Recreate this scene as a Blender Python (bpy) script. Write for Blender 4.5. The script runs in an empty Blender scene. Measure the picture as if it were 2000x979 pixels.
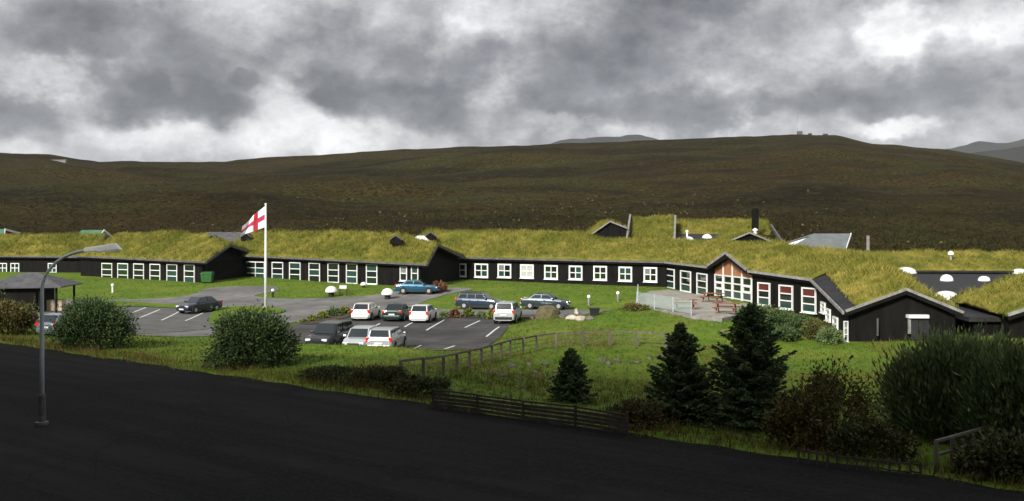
import bpy, bmesh, math, random
import numpy as np
from mathutils import Vector, Matrix
random.seed(7); rng = np.random.default_rng(7)
scene = bpy.context.scene
# ------------------------------------------------------------------ camera
F, HZ, EYE = 1921.0, 440.0, 8.0        # focal length in photo pixels, horizon row, eye height over the car park
cd = bpy.data.cameras.new('camera'); cam = bpy.data.objects.new('camera', cd)
scene.collection.objects.link(cam); scene.camera = cam
cd.sensor_width = 36; cd.lens = 36*F/2000; cd.shift_y = -(489.5-HZ)/2000
cd.clip_start = .5; cd.clip_end = 30000
cam.location = (0, 0, EYE); cam.rotation_euler = (math.pi/2, 0, 0)
# ------------------------------------------------------------------ light
SUN_EL, SUN_AZ = math.radians(30), math.radians(210)      # azimuth clockwise from +Y: behind the viewer, to the left
sd = Vector((math.sin(SUN_AZ)*math.cos(SUN_EL), math.cos(SUN_AZ)*math.cos(SUN_EL), math.sin(SUN_EL)))
sl = bpy.data.lights.new('sun', 'SUN'); sl.energy = 5.0; sl.angle = math.radians(11); sl.color = (1, .96, .88)
so = bpy.data.objects.new('sun', sl); scene.collection.objects.link(so)
so.rotation_euler = sd.to_track_quat('Z', 'Y').to_euler(); so.location = (0, -50, 80)
scene.view_settings.view_transform = 'Standard'; scene.view_settings.look = 'None'
scene.view_settings.exposure = .42; scene.view_settings.gamma = 1; scene.view_settings.use_curve_mapping = False
scene.cycles.max_bounces = 5; scene.cycles.volume_bounces = 0; scene.cycles.transparent_max_bounces = 6

def make_world():
    w = bpy.data.worlds.new('World'); scene.world = w; w.use_nodes = True
    nt = w.node_tree; N = nt.nodes; L = nt.links; N.clear()
    def n(t, **k):
        x = N.new(t)
        for a, b in k.items(): setattr(x, a, b)
        return x
    def m(op, a, b=None, c=None):
        x = n('ShaderNodeMath', operation=op)
        for i, q in enumerate((a, b, c)):
            if q is None: continue
            if isinstance(q, (int, float)): x.inputs[i].default_value = q
            else: L.new(q, x.inputs[i])
        return x.outputs[0]
    tc = n('ShaderNodeTexCoord'); sep = n('ShaderNodeSeparateXYZ'); L.new(tc.outputs['Generated'], sep.inputs[0])
    x, y, z = sep.outputs
    az = m('ARCTAN2', x, y); el = m('ARCSINE', z)
    cmb = n('ShaderNodeCombineXYZ'); L.new(m('MULTIPLY', az, 1.921), cmb.inputs[0]); L.new(m('MULTIPLY', el, 1.921), cmb.inputs[1])
    mp = n('ShaderNodeMapping'); mp.inputs['Scale'].default_value = (1, 1, 1.35); L.new(tc.outputs['Generated'], mp.inputs[0])
    def noise(scale, det, rough=.55, dist=0):
        t = n('ShaderNodeTexNoise'); t.inputs['Scale'].default_value = scale; t.inputs['Detail'].default_value = det
        t.inputs['Roughness'].default_value = rough; t.inputs['Distortion'].default_value = dist
        L.new(mp.outputs[0], t.inputs['Vector']); return t
    def warp(vec, scale, amp, det=4):
        t = noise(scale, det)
        s = n('ShaderNodeVectorMath', operation='SUBTRACT'); L.new(t.outputs['Color'], s.inputs[0]); s.inputs[1].default_value = (.5, .5, .5)
        g = n('ShaderNodeVectorMath', operation='SCALE'); L.new(s.outputs[0], g.inputs[0]); g.inputs['Scale'].default_value = amp
        a = n('ShaderNodeVectorMath', operation='ADD'); L.new(vec, a.inputs[0]); L.new(g.outputs[0], a.inputs[1]); return a.outputs[0]
    P = warp(warp(cmb.outputs[0], 8, .22, 5), 26, .075, 6)
    # cloud masses: (u, v, rx, ry, weight): positive = thick dark cloud, negative = thin bright cloud
    blobs = [(300,95,230,120,.42),(350,185,105,55,.30),(60,50,150,60,.20),(20,205,120,60,.46),(660,95,150,110,.42),
             (790,190,170,60,.36),(880,110,140,80,.22),(1090,180,300,90,.30),(1290,70,260,90,.36),(1370,20,170,50,.25),
             (1010,245,170,40,.22),(1560,175,260,60,.18),(1850,200,230,60,.16),(475,132,42,20,.25),(650,185,45,17,.25),
             (1960,110,90,80,.16),(1300,225,250,40,.22),(1640,215,260,35,.14),(190,20,150,40,.12),
             (130,150,95,26,-.38),(470,95,60,70,-.30),(270,250,400,50,-.26),(600,240,200,50,-.24),(960,200,55,45,-.42),
             (1040,245,45,35,-.34),(1760,55,60,55,-.75),(1730,268,75,18,-.5),(1415,140,80,55,-.26),(80,15,90,30,-.2),
             (960,35,150,50,-.22),(560,60,50,70,-.18),(1940,25,90,40,-.25),(1200,255,260,18,-.10),(560,175,70,45,-.22)]
    acc = None
    for (u, v, rx, ry, wt) in blobs:
        a = math.atan((u-1000)/F); e = math.atan((HZ-v)/F*math.cos(a))
        s = n('ShaderNodeVectorMath', operation='SUBTRACT'); L.new(P, s.inputs[0]); s.inputs[1].default_value = (a*1.921, e*1.921, 0)
        q = n('ShaderNodeVectorMath', operation='MULTIPLY'); L.new(s.outputs[0], q.inputs[0]); q.inputs[1].default_value = (1000/rx, 1000/ry, 0)
        ln = n('ShaderNodeVectorMath', operation='LENGTH'); L.new(q.outputs[0], ln.inputs[0])
        r = n('ShaderNodeMapRange', interpolation_type='SMOOTHSTEP'); L.new(ln.outputs['Value'], r.inputs[0])
        r.inputs[1].default_value = .5 if wt > 0 else .05; r.inputs[2].default_value = 1.22 if wt > 0 else 1.6; r.inputs[3].default_value = wt*(.85 if wt > 0 else 1); r.inputs[4].default_value = 0
        acc = r.outputs[0] if acc is None else m('ADD', acc, r.outputs[0])
    big = noise(3.2, 6, .6, .2); fine = noise(13, 10, .64, .15)
    c = m('ADD', acc, m('MULTIPLY_ADD', big.outputs['Fac'], .55, .22))
    c = m('ADD', c, m('MULTIPLY_ADD', fine.outputs['Fac'], .88, -.44))
    c = m('MULTIPLY_ADD', c, .92, -.07)
    wv = warp(mp.outputs[0], 16, .10, 5)
    vo = n('ShaderNodeTexVoronoi', feature='F1'); vo.inputs['Scale'].default_value = 11; vo.inputs['Detail'].default_value = 3
    vo.inputs['Roughness'].default_value = .55; vo.normalize = True; L.new(wv, vo.inputs['Vector'])
    c = m('ADD', c, m('MULTIPLY_ADD', vo.outputs['Distance'], -.75, .30))       # rounded heaps
    cr = n('ShaderNodeValToRGB'); L.new(c, cr.inputs[0]); e = cr.color_ramp.elements
    e[0].position = .0; e[0].color = (.82, .82, .83, 1); e[1].position = 1.0; e[1].color = (.125, .128, .14, 1)
    for p, col in ((.20, (.74, .74, .745, 1)), (.38, (.525, .525, .535, 1)), (.55, (.358, .36, .374, 1)), (.75, (.215, .219, .235, 1))):
        k = e.new(p); k.color = col
    sky = n('ShaderNodeTexSky', sky_type='NISHITA'); sky.sun_disc = False; sky.sun_elevation = SUN_EL; sky.sun_rotation = SUN_AZ
    bg1 = n('ShaderNodeBackground'); L.new(sky.outputs[0], bg1.inputs[0]); bg1.inputs[1].default_value = .06
    mid = noise(7.5, 9, .62, .15); wisp = noise(24, 8, .7, .2)
    k = m('MULTIPLY_ADD', mid.outputs['Fac'], 1.2, .40); k = m('ADD', k, m('MULTIPLY_ADD', wisp.outputs['Fac'], .8, -.42))
    sc_ = n('ShaderNodeVectorMath', operation='SCALE'); L.new(cr.outputs[0], sc_.inputs[0]); L.new(k, sc_.inputs['Scale'])
    bg2 = n('ShaderNodeBackground'); L.new(sc_.outputs[0], bg2.inputs[0]); bg2.inputs[1].default_value = 1
    mx = n('ShaderNodeMixShader'); mx.inputs[0].default_value = .96
    L.new(bg1.outputs[0], mx.inputs[1]); L.new(bg2.outputs[0], mx.inputs[2])
    o = n('ShaderNodeOutputWorld'); L.new(mx.outputs[0], o.inputs[0])
make_world()

# ------------------------------------------------------------------ materials
MATS = {}
def mat(name, c1, c2=None, scale=3, rough=.85, bump=0, bscale=None, c3=None, stretch=(1,1,1), metal=0, spec=.35, detail=6,
        rand=0, trans=0, coat=0, emit=None, pos=(.35,.65), obj=False):
    """procedural surface: two or three colours mixed by world-space noise, fine relief, optional tint per object/island"""
    if name in MATS: return MATS[name]
    m = bpy.data.materials.new(name); MATS[name] = m; m.use_nodes = True
    nt = m.node_tree; N = nt.nodes; L = nt.links; b = N['Principled BSDF']
    b.inputs['Roughness'].default_value = rough; b.inputs['Metallic'].default_value = metal; b.inputs['Specular IOR Level'].default_value = spec
    b.inputs['Coat Weight'].default_value = coat; b.inputs['Coat Roughness'].default_value = .06
    if trans: b.inputs['Transmission Weight'].default_value = trans
    if c2 is None and not bump:
        b.inputs['Base Color'].default_value = (*c1, 1); return m
    if obj:
        tc = N.new('ShaderNodeTexCoord'); src = tc.outputs['Object']
    else:
        g = N.new('ShaderNodeNewGeometry'); src = g.outputs['Position']
    mp = N.new('ShaderNodeMapping'); L.new(src, mp.inputs[0]); mp.inputs['Scale'].default_value = stretch
    t = N.new('ShaderNodeTexNoise'); t.inputs['Scale'].default_value = scale; t.inputs['Detail'].default_value = detail; t.inputs['Roughness'].default_value = .62
    L.new(mp.outputs[0], t.inputs['Vector'])
    if c2 is not None:
        r = N.new('ShaderNodeValToRGB'); L.new(t.outputs['Fac'], r.inputs[0]); e = r.color_ramp.elements
        e[0].position = pos[0]; e[0].color = (*c1, 1); e[1].position = pos[1]; e[1].color = (*c2, 1)
        col = r.outputs[0]
        if c3 is not None:
            t3 = N.new('ShaderNodeTexNoise'); t3.inputs['Scale'].default_value = scale*.23; t3.inputs['Detail'].default_value = 5
            L.new(mp.outputs[0], t3.inputs['Vector'])
            r3 = N.new('ShaderNodeMapRange'); L.new(t3.outputs['Fac'], r3.inputs[0]); r3.inputs[1].default_value = .42; r3.inputs[2].default_value = .68
            x = N.new('ShaderNodeMix'); x.data_type = 'RGBA'; L.new(r3.outputs[0], x.inputs[0]); L.new(col, x.inputs[6]); x.inputs[7].default_value = (*c3, 1)
            col = x.outputs[2]
        if rand:
            gi = N.new('ShaderNodeNewGeometry'); hs = N.new('ShaderNodeHueSaturation'); mr = N.new('ShaderNodeMapRange')
            L.new(gi.outputs['Random Per Island'], mr.inputs[0]); mr.inputs[3].default_value = 1-rand; mr.inputs[4].default_value = 1+rand
            L.new(mr.outputs[0], hs.inputs['Value']); L.new(col, hs.inputs['Color']); col = hs.outputs[0]
        L.new(col, b.inputs['Base Color'])
    else: b.inputs['Base Color'].default_value = (*c1, 1)
    if bump:
        tb = N.new('ShaderNodeTexNoise'); tb.inputs['Scale'].default_value = bscale or scale*4; tb.inputs['Detail'].default_value = 5
        L.new(mp.outputs[0], tb.inputs['Vector'])
        bp = N.new('ShaderNodeBump'); bp.inputs['Strength'].default_value = bump; bp.inputs['Distance'].default_value = .08
        L.new(tb.outputs['Fac'], bp.inputs['Height']); L.new(bp.outputs[0], b.inputs['Normal'])
    return m
M_LAWN = mat('lawn_grass', (.055,.115,.010), (.105,.160,.018), 1.3, .95, .6, 9, (.125,.165,.022), spec=.1)
def moor():  # heather mottling; the stretched bands also paint in the slope's relief shading
    m = bpy.data.materials.new('moor_heather'); m.use_nodes = True; nt = m.node_tree; N = nt.nodes; L = nt.links; b = N['Principled BSDF']
    b.inputs['Roughness'].default_value = .97; b.inputs['Specular IOR Level'].default_value = .05
    g = N.new('ShaderNodeNewGeometry')
    def nz(scale, det, lo, hi, st=(1,1,1)):
        mp = N.new('ShaderNodeMapping'); mp.inputs['Scale'].default_value = st; L.new(g.outputs['Position'], mp.inputs[0])
        t = N.new('ShaderNodeTexNoise'); t.inputs['Scale'].default_value = scale; t.inputs['Detail'].default_value = det; t.inputs['Roughness'].default_value = .68; L.new(mp.outputs[0], t.inputs['Vector'])
        r = N.new('ShaderNodeMapRange'); r.inputs[1].default_value = lo; r.inputs[2].default_value = hi; L.new(t.outputs['Fac'], r.inputs[0]); return r.outputs[0], t
    def mix(f, a, c):
        x = N.new('ShaderNodeMix'); x.data_type = 'RGBA'; L.new(f, x.inputs[0])
        for i, q in ((6, a), (7, c)):
            if isinstance(q, tuple): x.inputs[i].default_value = (*q, 1)
            else: L.new(q, x.inputs[i])
        return x.outputs[2]
    a, _ = nz(.012, 8, .40, .60, (.45,1.3,1)); c = mix(a, (.010,.0085,.003), (.060,.035,.009))
    a, _ = nz(.020, 9, .46, .62, (.5,1.6,1)); c = mix(a, c, (.046,.046,.010))
    a, _ = nz(.035, 9, .52, .68, (.4,2,1)); c = mix(a, c, (.007,.0065,.003))
    a, _ = nz(.30, 8, .50, .72); c = mix(a, c, (.070,.056,.017))
    a, t = nz(.8, 6, .40, .60); c = mix(a, c, (.009,.008,.004))
    a, _ = nz(.55, 5, .72, .80); c = mix(a, c, (.085,.080,.060))
    L.new(c, b.inputs['Base Color'])
    bp = N.new('ShaderNodeBump'); bp.inputs['Strength'].default_value = .9; bp.inputs['Distance'].default_value = .8; L.new(t.outputs['Fac'], bp.inputs['Height']); L.new(bp.outputs[0], b.inputs['Normal'])
    return m
M_MOOR = moor()
M_FAR = mat('far_mountain_rock', (.02,.02,.018), (.035,.035,.028), .004, .95, spec=.05)
M_TURF = mat('roof_turf', (.095,.104,.016), (.225,.19,.042), .75, .97, .8, 6, (.085,.10,.017), spec=.05, detail=9)
M_TURFB = mat('roof_turf_blades', (.105,.118,.018), (.29,.24,.058), .75, .95, 0, None, (.105,.115,.018), spec=.1, detail=9, rand=.35)
M_BLADE = mat('grass_blades', (.035,.075,.008), (.085,.115,.018), .9, .9, 0, None, (.12,.115,.028), spec=.1, rand=.4)
M_DRY = mat('dry_verge_blades', (.085,.065,.018), (.15,.11,.035), .9, .9, spec=.1, rand=.4)
def road_mat():
    m = bpy.data.materials.new('road_asphalt'); m.use_nodes = True; nt = m.node_tree; N = nt.nodes; L = nt.links; b = N['Principled BSDF']
    b.inputs['Roughness'].default_value = .92; b.inputs['Specular IOR Level'].default_value = .06
    g = N.new('ShaderNodeNewGeometry'); mp = N.new('ShaderNodeMapping'); mp.vector_type = 'TEXTURE'; mp.inputs['Rotation'].default_value = (0, 0, math.atan2(-.596, .802)); L.new(g.outputs['Position'], mp.inputs[0])
    def nz(scale, st, det, lo, hi):
        q = N.new('ShaderNodeMapping'); q.inputs['Scale'].default_value = st; L.new(mp.outputs[0], q.inputs[0])
        t = N.new('ShaderNodeTexNoise'); t.inputs['Scale'].default_value = scale; t.inputs['Detail'].default_value = det; t.inputs['Roughness'].default_value = .65; L.new(q.outputs[0], t.inputs['Vector'])
        r = N.new('ShaderNodeMapRange'); r.inputs[1].default_value = lo; r.inputs[2].default_value = hi; L.new(t.outputs['Fac'], r.inputs[0]); return r.outputs[0], q
    def mix(f, a, c):
        x = N.new('ShaderNodeMix'); x.data_type = 'RGBA'; L.new(f, x.inputs[0])
        for i, v in ((6, a), (7, c)):
            if isinstance(v, tuple): x.inputs[i].default_value = (*v, 1)
            else: L.new(v, x.inputs[i])
        return x.outputs[2]
    a, _ = nz(.9, (.05,1,1), 6, .40, .62); c = mix(a, (.008,.008,.008), (.018,.0175,.017))     # wheel tracks along the road
    a, _ = nz(.22, (1,1,1), 8, .52, .60); c = mix(a, c, (.009,.009,.009))                       # repair patches
    a, q = nz(6, (1,1,1), 6, .45, .75); c = mix(a, c, (.022,.0215,.020))                         # grit
    v = N.new('ShaderNodeTexVoronoi'); v.feature = 'DISTANCE_TO_EDGE'; v.inputs['Scale'].default_value = .45; L.new(q.outputs[0], v.inputs['Vector'])
    r = N.new('ShaderNodeMapRange'); r.inputs[1].default_value = .004; r.inputs[2].default_value = .012; r.inputs[3].default_value = 1; r.inputs[4].default_value = 0; L.new(v.outputs['Distance'], r.inputs[0])
    a2, _ = nz(.15, (1,1,1), 3, .48, .56); mu = N.new('ShaderNodeMath'); mu.operation = 'MULTIPLY'; L.new(r.outputs[0], mu.inputs[0]); L.new(a2, mu.inputs[1])
    c = mix(mu.outputs[0], c, (.009,.009,.009)); L.new(c, b.inputs['Base Color'])
    return m
M_ROAD = road_mat()
M_LOT = mat('lot_asphalt', (.046,.045,.045), (.082,.080,.077), .8, .9, .3, 30, (.036,.035,.034), spec=.2, detail=9)
M_DRIVE = mat('drive_asphalt', (.12,.118,.115), (.20,.195,.19), .7, .92, .3, 30, (.10,.098,.095), spec=.2, detail=9)
M_PAVE = mat('patio_slabs', (.22,.21,.18), (.32,.30,.26), 1.1, .9, .2, 12, spec=.2)
M_KERB = mat('kerb_stone', (.16,.155,.15), (.26,.25,.24), 2, .9, .2)
M_LINE = mat('line_paint', (.42,.42,.41), (.62,.62,.60), 5, .7, pos=(.3,.55))
M_BLACK = mat('tarred_timber', (.003,.0028,.0025), (.009,.008,.007), 2.2, .75, .5, 14, stretch=(1,1,.15), spec=.12)
M_FELT = mat('roofing_felt', (.012,.012,.014), (.026,.026,.029), 1.2, .8, .25, 20, spec=.3)
M_WHITE = mat('white_paint', (.62,.63,.62), (.74,.75,.74), 3, .5, spec=.4)
M_TRIM = mat('weathered_trim', (.15,.145,.14), (.28,.275,.27), 2.5, .7, spec=.3)
M_TRIMD = mat('gutter_grey', (.06,.058,.06), (.12,.115,.115), 2, .6, spec=.3)
M_GLASS = mat('window_glass', (.010,.014,.013), rough=.06, spec=.8)
M_GLASSR = mat('glass_red_curtain', (.07,.013,.010), (.12,.022,.016), 4, .25, spec=.6)
M_GLASSG = mat('glass_green_reflection', (.02,.05,.045), rough=.10, spec=.8)  # green reflection painted in as the pane's base colour
M_GLASSD = mat('glass_lawn_reflection', (.012,.030,.010), rough=.12, spec=.7)  # dark green base colour stands in for the mirrored lawn
M_GLASSW = mat('glass_net_curtain', (.13,.135,.13), (.20,.205,.20), 6, .25, spec=.6)
M_CURT = mat('glass_white_curtain', (.34,.36,.35), (.46,.48,.46), 6, .3, spec=.6)
M_BROWN = mat('warm_timber_panel', (.26,.105,.045), (.40,.18,.08), 2, .5, stretch=(6,6,1), spec=.4)
M_METALROOF = mat('grey_sheet_roof', (.12,.135,.14), (.17,.19,.195), 1, .5, .1, metal=.2)
M_GREENROOF = mat('green_sheet_roof', (.045,.13,.08), (.07,.17,.11), 1, .6)
M_SLATE = mat('slate_grey_roof', (.055,.055,.06), (.095,.095,.10), 1.5, .75, .3, 10)
M_DOME = mat('opal_acrylic', (.80,.82,.82), rough=.2, spec=.5, coat=.3)
M_STEEL = mat('galvanised_steel', (.34,.37,.42), (.46,.49,.54), 3, .5, metal=.2)
M_LAMP = mat('lamp_head_white', (.80,.79,.78), (.86,.85,.84), 3, .4)
M_RUBBER = mat('tyre_rubber', (.012,.012,.012), rough=.8)
M_RIM = mat('alloy_rim', (.42,.43,.44), rough=.35, metal=.6)
M_DARKPL = mat('dark_plastic', (.015,.015,.016), rough=.55)
M_CGLASS = mat('car_glass', (.012,.018,.020), rough=.05, spec=.9)
M_REDL = mat('tail_light', (.55,.02,.018), rough=.2, spec=.7)
M_HEADL = mat('head_light', (.62,.64,.66), rough=.12, spec=.9)
M_PLATE = mat('number_plate', (.70,.70,.68), rough=.4)
M_BARK = mat('bark', (.035,.026,.018), (.07,.055,.04), 8, .9)
M_WOOD = mat('fence_timber', (.075,.065,.055), (.14,.125,.105), 4, .85, stretch=(1,1,.3))
M_WOODP = mat('lit_post_timber', (.085,.07,.055), (.16,.135,.11), 4, .85, stretch=(1,1,.3))  # paler copy of the fence timber, sunlit tone put into the colour
M_WOODD = mat('dark_board', (.035,.03,.024), (.065,.055,.045), 4, .9, stretch=(1,1,.3))
M_RUST = mat('stained_picnic_timber', (.15,.055,.03), (.24,.095,.055), 5, .7)
M_ROCK = mat('rock', (.07,.063,.05), (.17,.155,.13), 2.5, .9, .6, 8, spec=.2)
M_SOIL = mat('bed_soil', (.035,.028,.02), (.07,.055,.035), 3, .95, .5)
M_CREAM = mat('cream_board', (.42,.35,.24), (.52,.44,.32), 3, .8)
M_BIN = mat('green_container', (.02,.085,.02), (.03,.11,.028), 3, .5)
def leafmat(name, a, b, c=None):
    g_ = 1.55; a = tuple(x*g_ for x in a); b = tuple(x*g_ for x in b); c = tuple(x*g_ for x in c) if c else None
    return mat(name, a, b, .9, .75, 0, None, c, spec=.25, rand=.45)
M_LEAF = leafmat('willow_leaves', (.018,.034,.010), (.040,.062,.018), (.030,.050,.016))
M_LEAFB = leafmat('grey_willow_leaves', (.036,.060,.020), (.078,.105,.036), (.066,.092,.034))
M_RUSTL = leafmat('rusty_leaves', (.040,.036,.010), (.085,.055,.016), (.045,.055,.014))
M_NEEDLE = leafmat('spruce_needles', (.018,.040,.015), (.058,.085,.030))
M_SCRUB = leafmat('dark_scrub_leaves', (.020,.026,.008), (.040,.046,.013), (.045,.038,.013))
M_YELLOW = leafmat('yellow_green_leaves', (.05,.07,.012), (.11,.12,.022))
M_REDB = leafmat('red_brown_leaves', (.06,.028,.016), (.105,.05,.026))

# ------------------------------------------------------------------ mesh helpers
COL = scene.collection
class MB:
    def __init__(s): s.v = []; s.f = []
    def add(s, vs, fs):
        o = len(s.v); s.v += [tuple(p) for p in vs]; s.f += [tuple(i+o for i in f) for f in fs]; return s
    def hexa(s, a, b):        # bottom ring of 4, top ring of 4
        return s.add(list(a)+list(b), [(3,2,1,0),(4,5,6,7),(0,1,5,4),(1,2,6,5),(2,3,7,6),(3,0,4,7)])
    def box(s, c, d, X=(1,0,0), Y=(0,1,0), Z=(0,0,1)):
        c = Vector(c); X = Vector(X)*d[0]/2; Y = Vector(Y)*d[1]/2; Z = Vector(Z)*d[2]/2
        return s.hexa([c-X-Y-Z, c+X-Y-Z, c+X+Y-Z, c-X+Y-Z], [c-X-Y+Z, c+X-Y+Z, c+X+Y+Z, c-X+Y+Z])
    def beam(s, p, q, w, h, up=(0,0,1)):
        p = Vector(p); q = Vector(q); d = (q-p).normalized(); sd_ = d.cross(Vector(up))
        if sd_.length < 1e-4: sd_ = Vector((1,0,0))
        sd_.normalize(); u = sd_.cross(d)
        a = sd_*w/2; b = u*h/2
        return s.hexa([p-a-b, p+a-b, p+a+b, p-a+b], [q-a-b, q+a-b, q+a+b, q-a+b])
    def tube(s, pts, rad, n=8, cap=True):
        pts = [Vector(p) for p in pts]; rs = rad if isinstance(rad, (list, tuple)) else [rad]*len(pts)
        vs = []; fs = []
        for i, p in enumerate(pts):
            d = (pts[min(i+1, len(pts)-1)]-pts[max(i-1, 0)]).normalized()
            a = d.cross(Vector((0,0,1)) if abs(d.z) < .9 else Vector((1,0,0))).normalized(); b = d.cross(a)
            for k in range(n):
                t = 2*math.pi*k/n; vs.append(p+(a*math.cos(t)+b*math.sin(t))*rs[i])
        for i in range(len(pts)-1):
            for k in range(n): fs.append((i*n+k, i*n+(k+1)%n, (i+1)*n+(k+1)%n, (i+1)*n+k))
        if cap: fs += [tuple(range(n-1,-1,-1)), tuple(range((len(pts)-1)*n, len(pts)*n))]
        return s.add(vs, fs)
    def lathe(s, prof, c=(0,0,0), n=16, sx=1, sy=1):
        vs = []; fs = []
        for r, z in prof:
            for k in range(n):
                t = 2*math.pi*k/n; vs.append((c[0]+r*sx*math.cos(t), c[1]+r*sy*math.sin(t), c[2]+z))
        for i in range(len(prof)-1):
            for k in range(n): fs.append((i*n+k, i*n+(k+1)%n, (i+1)*n+(k+1)%n, (i+1)*n+k))
        fs += [tuple(range(n-1,-1,-1)), tuple(range((len(prof)-1)*n, len(prof)*n))]
        return s.add(vs, fs)
    def prism(s, poly, off):   # closed polygon (3D) extruded by vector
        n = len(poly); off = Vector(off)
        return s.add([Vector(p) for p in poly]+[Vector(p)+off for p in poly],
                     [tuple(range(n-1,-1,-1)), tuple(range(n, 2*n))]+[(i, (i+1)%n, n+(i+1)%n, n+i) for i in range(n)])
    def build(s, name, m, parent=None, smooth=False, fix=True, bevel=0):
        me = bpy.data.meshes.new(name); me.from_pydata([tuple(p) for p in s.v], [], s.f); me.materials.append(m)
        if fix or bevel:
            b = bmesh.new(); b.from_mesh(me)
            if bevel:
                bmesh.ops.remove_doubles(b, verts=b.verts, dist=1e-4)
                bmesh.ops.bevel(b, geom=b.edges[:], offset=bevel, segments=2, affect='EDGES', profile=.6)
            bmesh.ops.recalc_face_normals(b, faces=b.faces); b.to_mesh(me); b.free()
        if smooth: me.polygons.foreach_set('use_smooth', [True]*len(me.polygons))
        o = bpy.data.objects.new(name, me); COL.objects.link(o)
        if parent is not None: o.parent = parent
        return o
def np_mesh(name, V, T, m, parent=None, smooth=False):
    """fast mesh from numpy: V (n,3), T (k,3 or 4)"""
    me = bpy.data.meshes.new(name); V = np.asarray(V, np.float32); T = np.asarray(T, np.int32); k = T.shape[1]
    me.vertices.add(len(V)); me.vertices.foreach_set('co', V.ravel())
    me.loops.add(T.size); me.loops.foreach_set('vertex_index', T.ravel())
    me.polygons.add(len(T)); me.polygons.foreach_set('loop_start', np.arange(len(T), dtype=np.int32)*k)
    me.polygons.foreach_set('use_smooth', np.full(len(T), smooth)); me.update(calc_edges=True); me.materials.append(m)
    o = bpy.data.objects.new(name, me); COL.objects.link(o)
    if parent is not None: o.parent = parent
    return o
def tag(o, label=None, cat=None, group=None, kind=None):
    if label: o['label'] = label
    if cat: o['category'] = cat
    if group: o['group'] = group
    if kind: o['kind'] = kind
    return o
def thing(name, loc, label, cat, group=None, rz=0):
    o = bpy.data.objects.new(name, None); COL.objects.link(o); o.location = loc; o.rotation_euler = (0, 0, rz); o.empty_display_size = .3
    return tag(o, label, cat, group)
def copy_tree(o, parent=None):
    c = o.copy(); COL.objects.link(c); c.parent = parent
    for ch in o.children: copy_tree(ch, c)
    return c
def vnoise(x, y, seed=0):
    """smooth value noise, numpy"""
    xi = np.floor(x).astype(int); yi = np.floor(y).astype(int); fx = x-xi; fy = y-yi
    fx = fx*fx*(3-2*fx); fy = fy*fy*(3-2*fy)
    def hsh(a, b):
        q = np.sin(a*127.1+b*311.7+seed*74.7)*43758.5453; return q-np.floor(q)
    return (hsh(xi,yi)*(1-fx)+hsh(xi+1,yi)*fx)*(1-fy)+(hsh(xi,yi+1)*(1-fx)+hsh(xi+1,yi+1)*fx)*fy-.5
def fbm(x, y, o=4, seed=0):
    x = np.asarray(x, float); y = np.asarray(y, float); r = 0; a = 1
    for i in range(o): r = r+a*vnoise(x*2**i, y*2**i, seed+i); a *= .5
    return r

# ------------------------------------------------------------------ terrain
RA = np.array((-30.4, 58.5)); RN = np.array((.596, .802)); RT = np.array((.802, -.596))
CP = np.array([(-60,80.5,1),(-45,69.3,1),(-30.4,58.5,1),(-20,50.8,1),(-10,43.4,1),(0,36,1),(12.5,26.7,1),(25,17.4,1),(45,3,1),
 (-25,74,.1),(-36,80,.1),(-20,88,0),(-32,92,.15),(-12,64,0),(-4,64,0),(1,70,0),(-8,75,0),(0,80,0),(-14,80,0),(-16,70,0),
 (-10.5,56,.7),(-6.2,56,.5),(-15,57.5,.7),(-9,50,1.05),(-19,59,.7),(-22,66,.35),(-1,58,.25),(-10,92,.1),(-24,100,.4),(-40,104,.55),(4,88,.15),(9,85,.2),
 (-52,121,1.35),(-36,113,1.25),(-21,114,1.3),(-10,107,1.25),(-9,121,1.4),(4,113,1.3),(16,105,1.3),(18.2,92.5,1.3),(19.8,84.5,1.3),
 (22.3,78,.8),(22,66,.05),(30,64.5,.35),(40,61,.6),(10.2,82.5,1.2),(12.8,73.4,1.12),(15.8,70.2,.9),(19.5,73,.8),(13,66,.15),(12,96,1.05),(15,85,1.0),(15.5,78,1.0),(14.5,92,1.0),(17.5,80,1.05),(15.5,98,1.05),
 (4.2,64,.1),(10,63,-.05),(-5,47,.75),(5,55,-.35),(9,54,-.3),(2,47,.25),(15,50,0),(25,50,.3),(15,33,.85),(8,32,.9),(4,41,.5),
 (-70,150,2),(0,150,2.2),(70,150,2.2),(-110,130,1.6),(110,120,2),(62,90,1.2),(62,60,.9),(62,30,1),(-62,96,.6),(-85,112,1.1),(90,0,1),(-90,100,1)], float)
def _tps(r2): return np.where(r2 > 1e-9, .5*r2*np.log(np.maximum(r2, 1e-9)), 0)
_n = len(CP); _A = np.zeros((_n+3, _n+3))
_A[:_n,:_n] = _tps(((CP[:,None,:2]-CP[None,:,:2])**2).sum(-1))+np.eye(_n)*2.0
_A[:_n,_n] = 1; _A[:_n,_n+1:] = CP[:,:2]; _A[_n:,:_n] = _A[:_n,_n:].T
_W = np.linalg.solve(_A, np.concatenate([CP[:,2], np.zeros(3)]))
def sm(a, b, x): t = np.clip((x-a)/(b-a), 0, 1); return t*t*(3-2*t)
RU = np.array([-1.6,-.9,-.52,-.47,-.42,-.29,-.26,-.156,0,.146,.26,.29,.33,.365,.443,.52,.8,1.6])
RV = np.array([285,290,298,300,316,316,310,297,283,275,266,262,265,280,291,318,325,330])
YR = 720.0
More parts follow.
